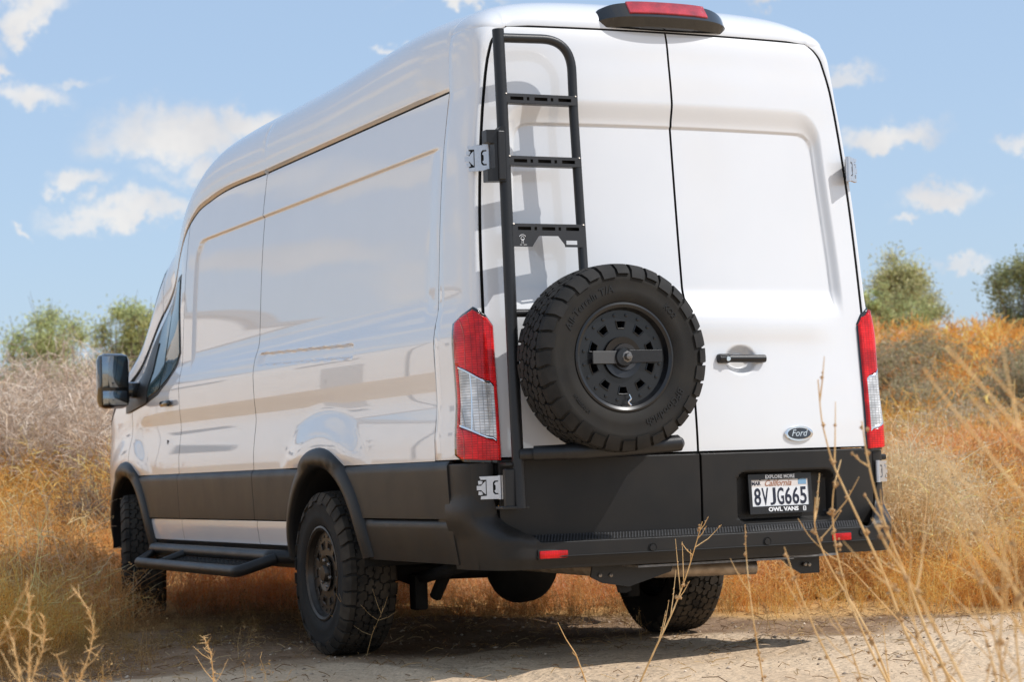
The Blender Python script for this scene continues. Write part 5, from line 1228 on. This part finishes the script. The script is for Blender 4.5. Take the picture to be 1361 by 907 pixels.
for i, (p, d, r_, b) in enumerate([
    ([(1160, 690), (1180, 730), (1225, 800), (1262, 870), (1285, 915)], 4.2, .005, 3), ([(1205, 672), (1212, 730), (1206, 790), (1222, 860), (1240, 915)], 4.6, .0035, 4), ([(1262, 690), (1290, 740), (1330, 800), (1375, 860)], 3.8, .0055, 2),
    ([(1300, 640), (1322, 700), (1345, 775), (1365, 830)], 3.7, .005, 2), ([(1332, 740), (1333, 800), (1330, 860), (1332, 915)], 4.0, .005, 9), ([(1275, 720), (1300, 770), (1318, 830), (1330, 880), (1345, 915)], 4.3, .004, 7),
    ([(1180, 770), (1210, 820), (1232, 870), (1248, 915)], 4.4, .004, 4), ([(1090, 790), (1125, 850), (1150, 915)], 5.0, .0035, 5), ([(1240, 600), (1268, 660), (1310, 730), (1355, 790), (1380, 820)], 4.1, .0035, 4),
    ([(1290, 800), (1310, 850), (1325, 915)], 4.6, .0035, 4), ([(1345, 690), (1352, 760), (1350, 850), (1356, 915)], 4.2, .004, 5), ([(1205, 845), (1222, 880), (1235, 915)], 4.8, .003, 4)]):
    stalk(p, d, ['dry stalk right of the bumper corner, leaning left over the path', 'thin wavy stalk standing upright right of the bumper corner', 'stout bare stalk in the lower right corner', 'pale stalk along the right edge with few seed heads', 'upright brown stalk thick with seed heads at lower right',
              'knobbly stalk beside the upright brown one at lower right', 'short stalk over the sandy path right of the rear wheel', 'shortest leaning stalk over the path below the tow bracket', 'slender stalk rising in front of the pale straw bushes', 'small stalk at the bottom edge near the lower right corner',
              'upright stalk touching the right edge of the picture', 'tiny stalk at the bottom edge of the path'][i], G1, r_, b, 5, 40+i)
stalk([(934, 694), (926, 722), (912, 765), (893, 815), (872, 862)], 7.6, 'branched dry sprig in front of the step of the bumper', 'dry sprigs before the rear bumper', .0045, 5, 11, 61, blen=.13)
stalk([(742, 828), (752, 850), (764, 870)], 7.8, 'small leaning stub of a stalk in the shade behind the spare wheel side', 'dry sprigs before the rear bumper', .004, 0, 1, 62, blen=.03)
G2 = 'feathery dry stalks in the left foreground'
for i, (p, d, f, lb) in enumerate([
    ([(100, 785), (116, 805), (126, 835), (118, 870), (100, 915)], 5.4, 90, 'curved feathery stalk left of the front wheel shadow'), ([(38, 772), (42, 830), (36, 915)], 5.0, 80, 'tallest feathery stalk in the lower left corner'),
    ([(58, 820), (60, 860), (40, 915)], 5.0, 70, 'feathery stalk just right of the tallest one at lower left'), ([(-12, 870), (18, 815), (45, 765)], 4.2, 10, 'bare pale stalk slanting across the lower left corner'),
    ([(8, 830), (20, 870), (28, 915)], 4.8, 60, 'short feathery stalk at the left edge'), ([(76, 870), (84, 895), (88, 915)], 5.2, 50, 'lowest tuft of a stalk at the bottom left'),
    ([(272, 846), (280, 868), (282, 896)], 6.6, 60, 'single feathery sprout standing in the path before the running board')]):
    stalk(p if i != 3 else p[::-1], d, lb, G2, .0032, 0, 4, 80+i, f, blen=.07)

G3 = 'thin dark weeds at the left rear tyre'
stalk([(455, 800), (466, 835), (476, 870)], 10.1, 'thin dark weed in front of the left rear tyre, leaning left', G3, .0022, 4, 7, 91, blen=.09)
stalk([(508, 812), (496, 842), (488, 872)], 10.0, 'thin dark weed in front of the left rear tyre, leaning right', G3, .0022, 4, 7, 92, blen=.09)
# ------------------------------------------------------------------ white building off to the left: it shows as a reflection in the van's side
def building():
    Wm = mat('white_render', (.78, .77, .75), .8, noise=.06, nscale=2); Gm = mat('window_glass', (.03, .04, .05), .06); Rm = mat('grey_parapet', (.35, .34, .33), .8)
    cx, cy = -19.0, 44.0; a = math.radians(30)            # faces the van
    b = empty('white_building', (cx, cy, float(height(cx, cy))-.3), a)
    tag(b, 'low white building of stepped blocks whose reflection shows in the side of the van', 'building')
    blocks = [(-11, 9, 8, 5.2), (-3.2, 7.2, 9, 6.6), (4.6, 8.2, 8, 5.6), (12.6, 7.6, 9, 6.4)]
    for i, (x, w, dp, h) in enumerate(blocks):
        wl = MB().box((x, dp/2, h/2), (w-.02, dp, h)).build('wall', Wm, b, smooth=None)
        MB().box((x, dp/2, h+.09), (w+.06, dp+.16, .18)).build('parapet', Rm, wl, smooth=None)
        for k in range(2 if w > 8 else 1):
            wx = x+(k-.5)*w*.45 if w > 8 else x+w*.12
            f = MB().box((wx, -.03, h*.62), (1.7, .10, .75)).build('window', Rm, b, smooth=None); MB().box((wx, -.075, h*.62), (1.52, .02, .58)).build('pane', Gm, f, smooth=None)
    d = MB().box((2.2, -.03, 1.15), (1.1, .08, 2.3)).build('door', Rm, b, smooth=None); MB().tube([(2.6, -.12, 1.0), (2.6, -.12, 1.3)], .02, 8).build('handle', STEEL, d)
building()
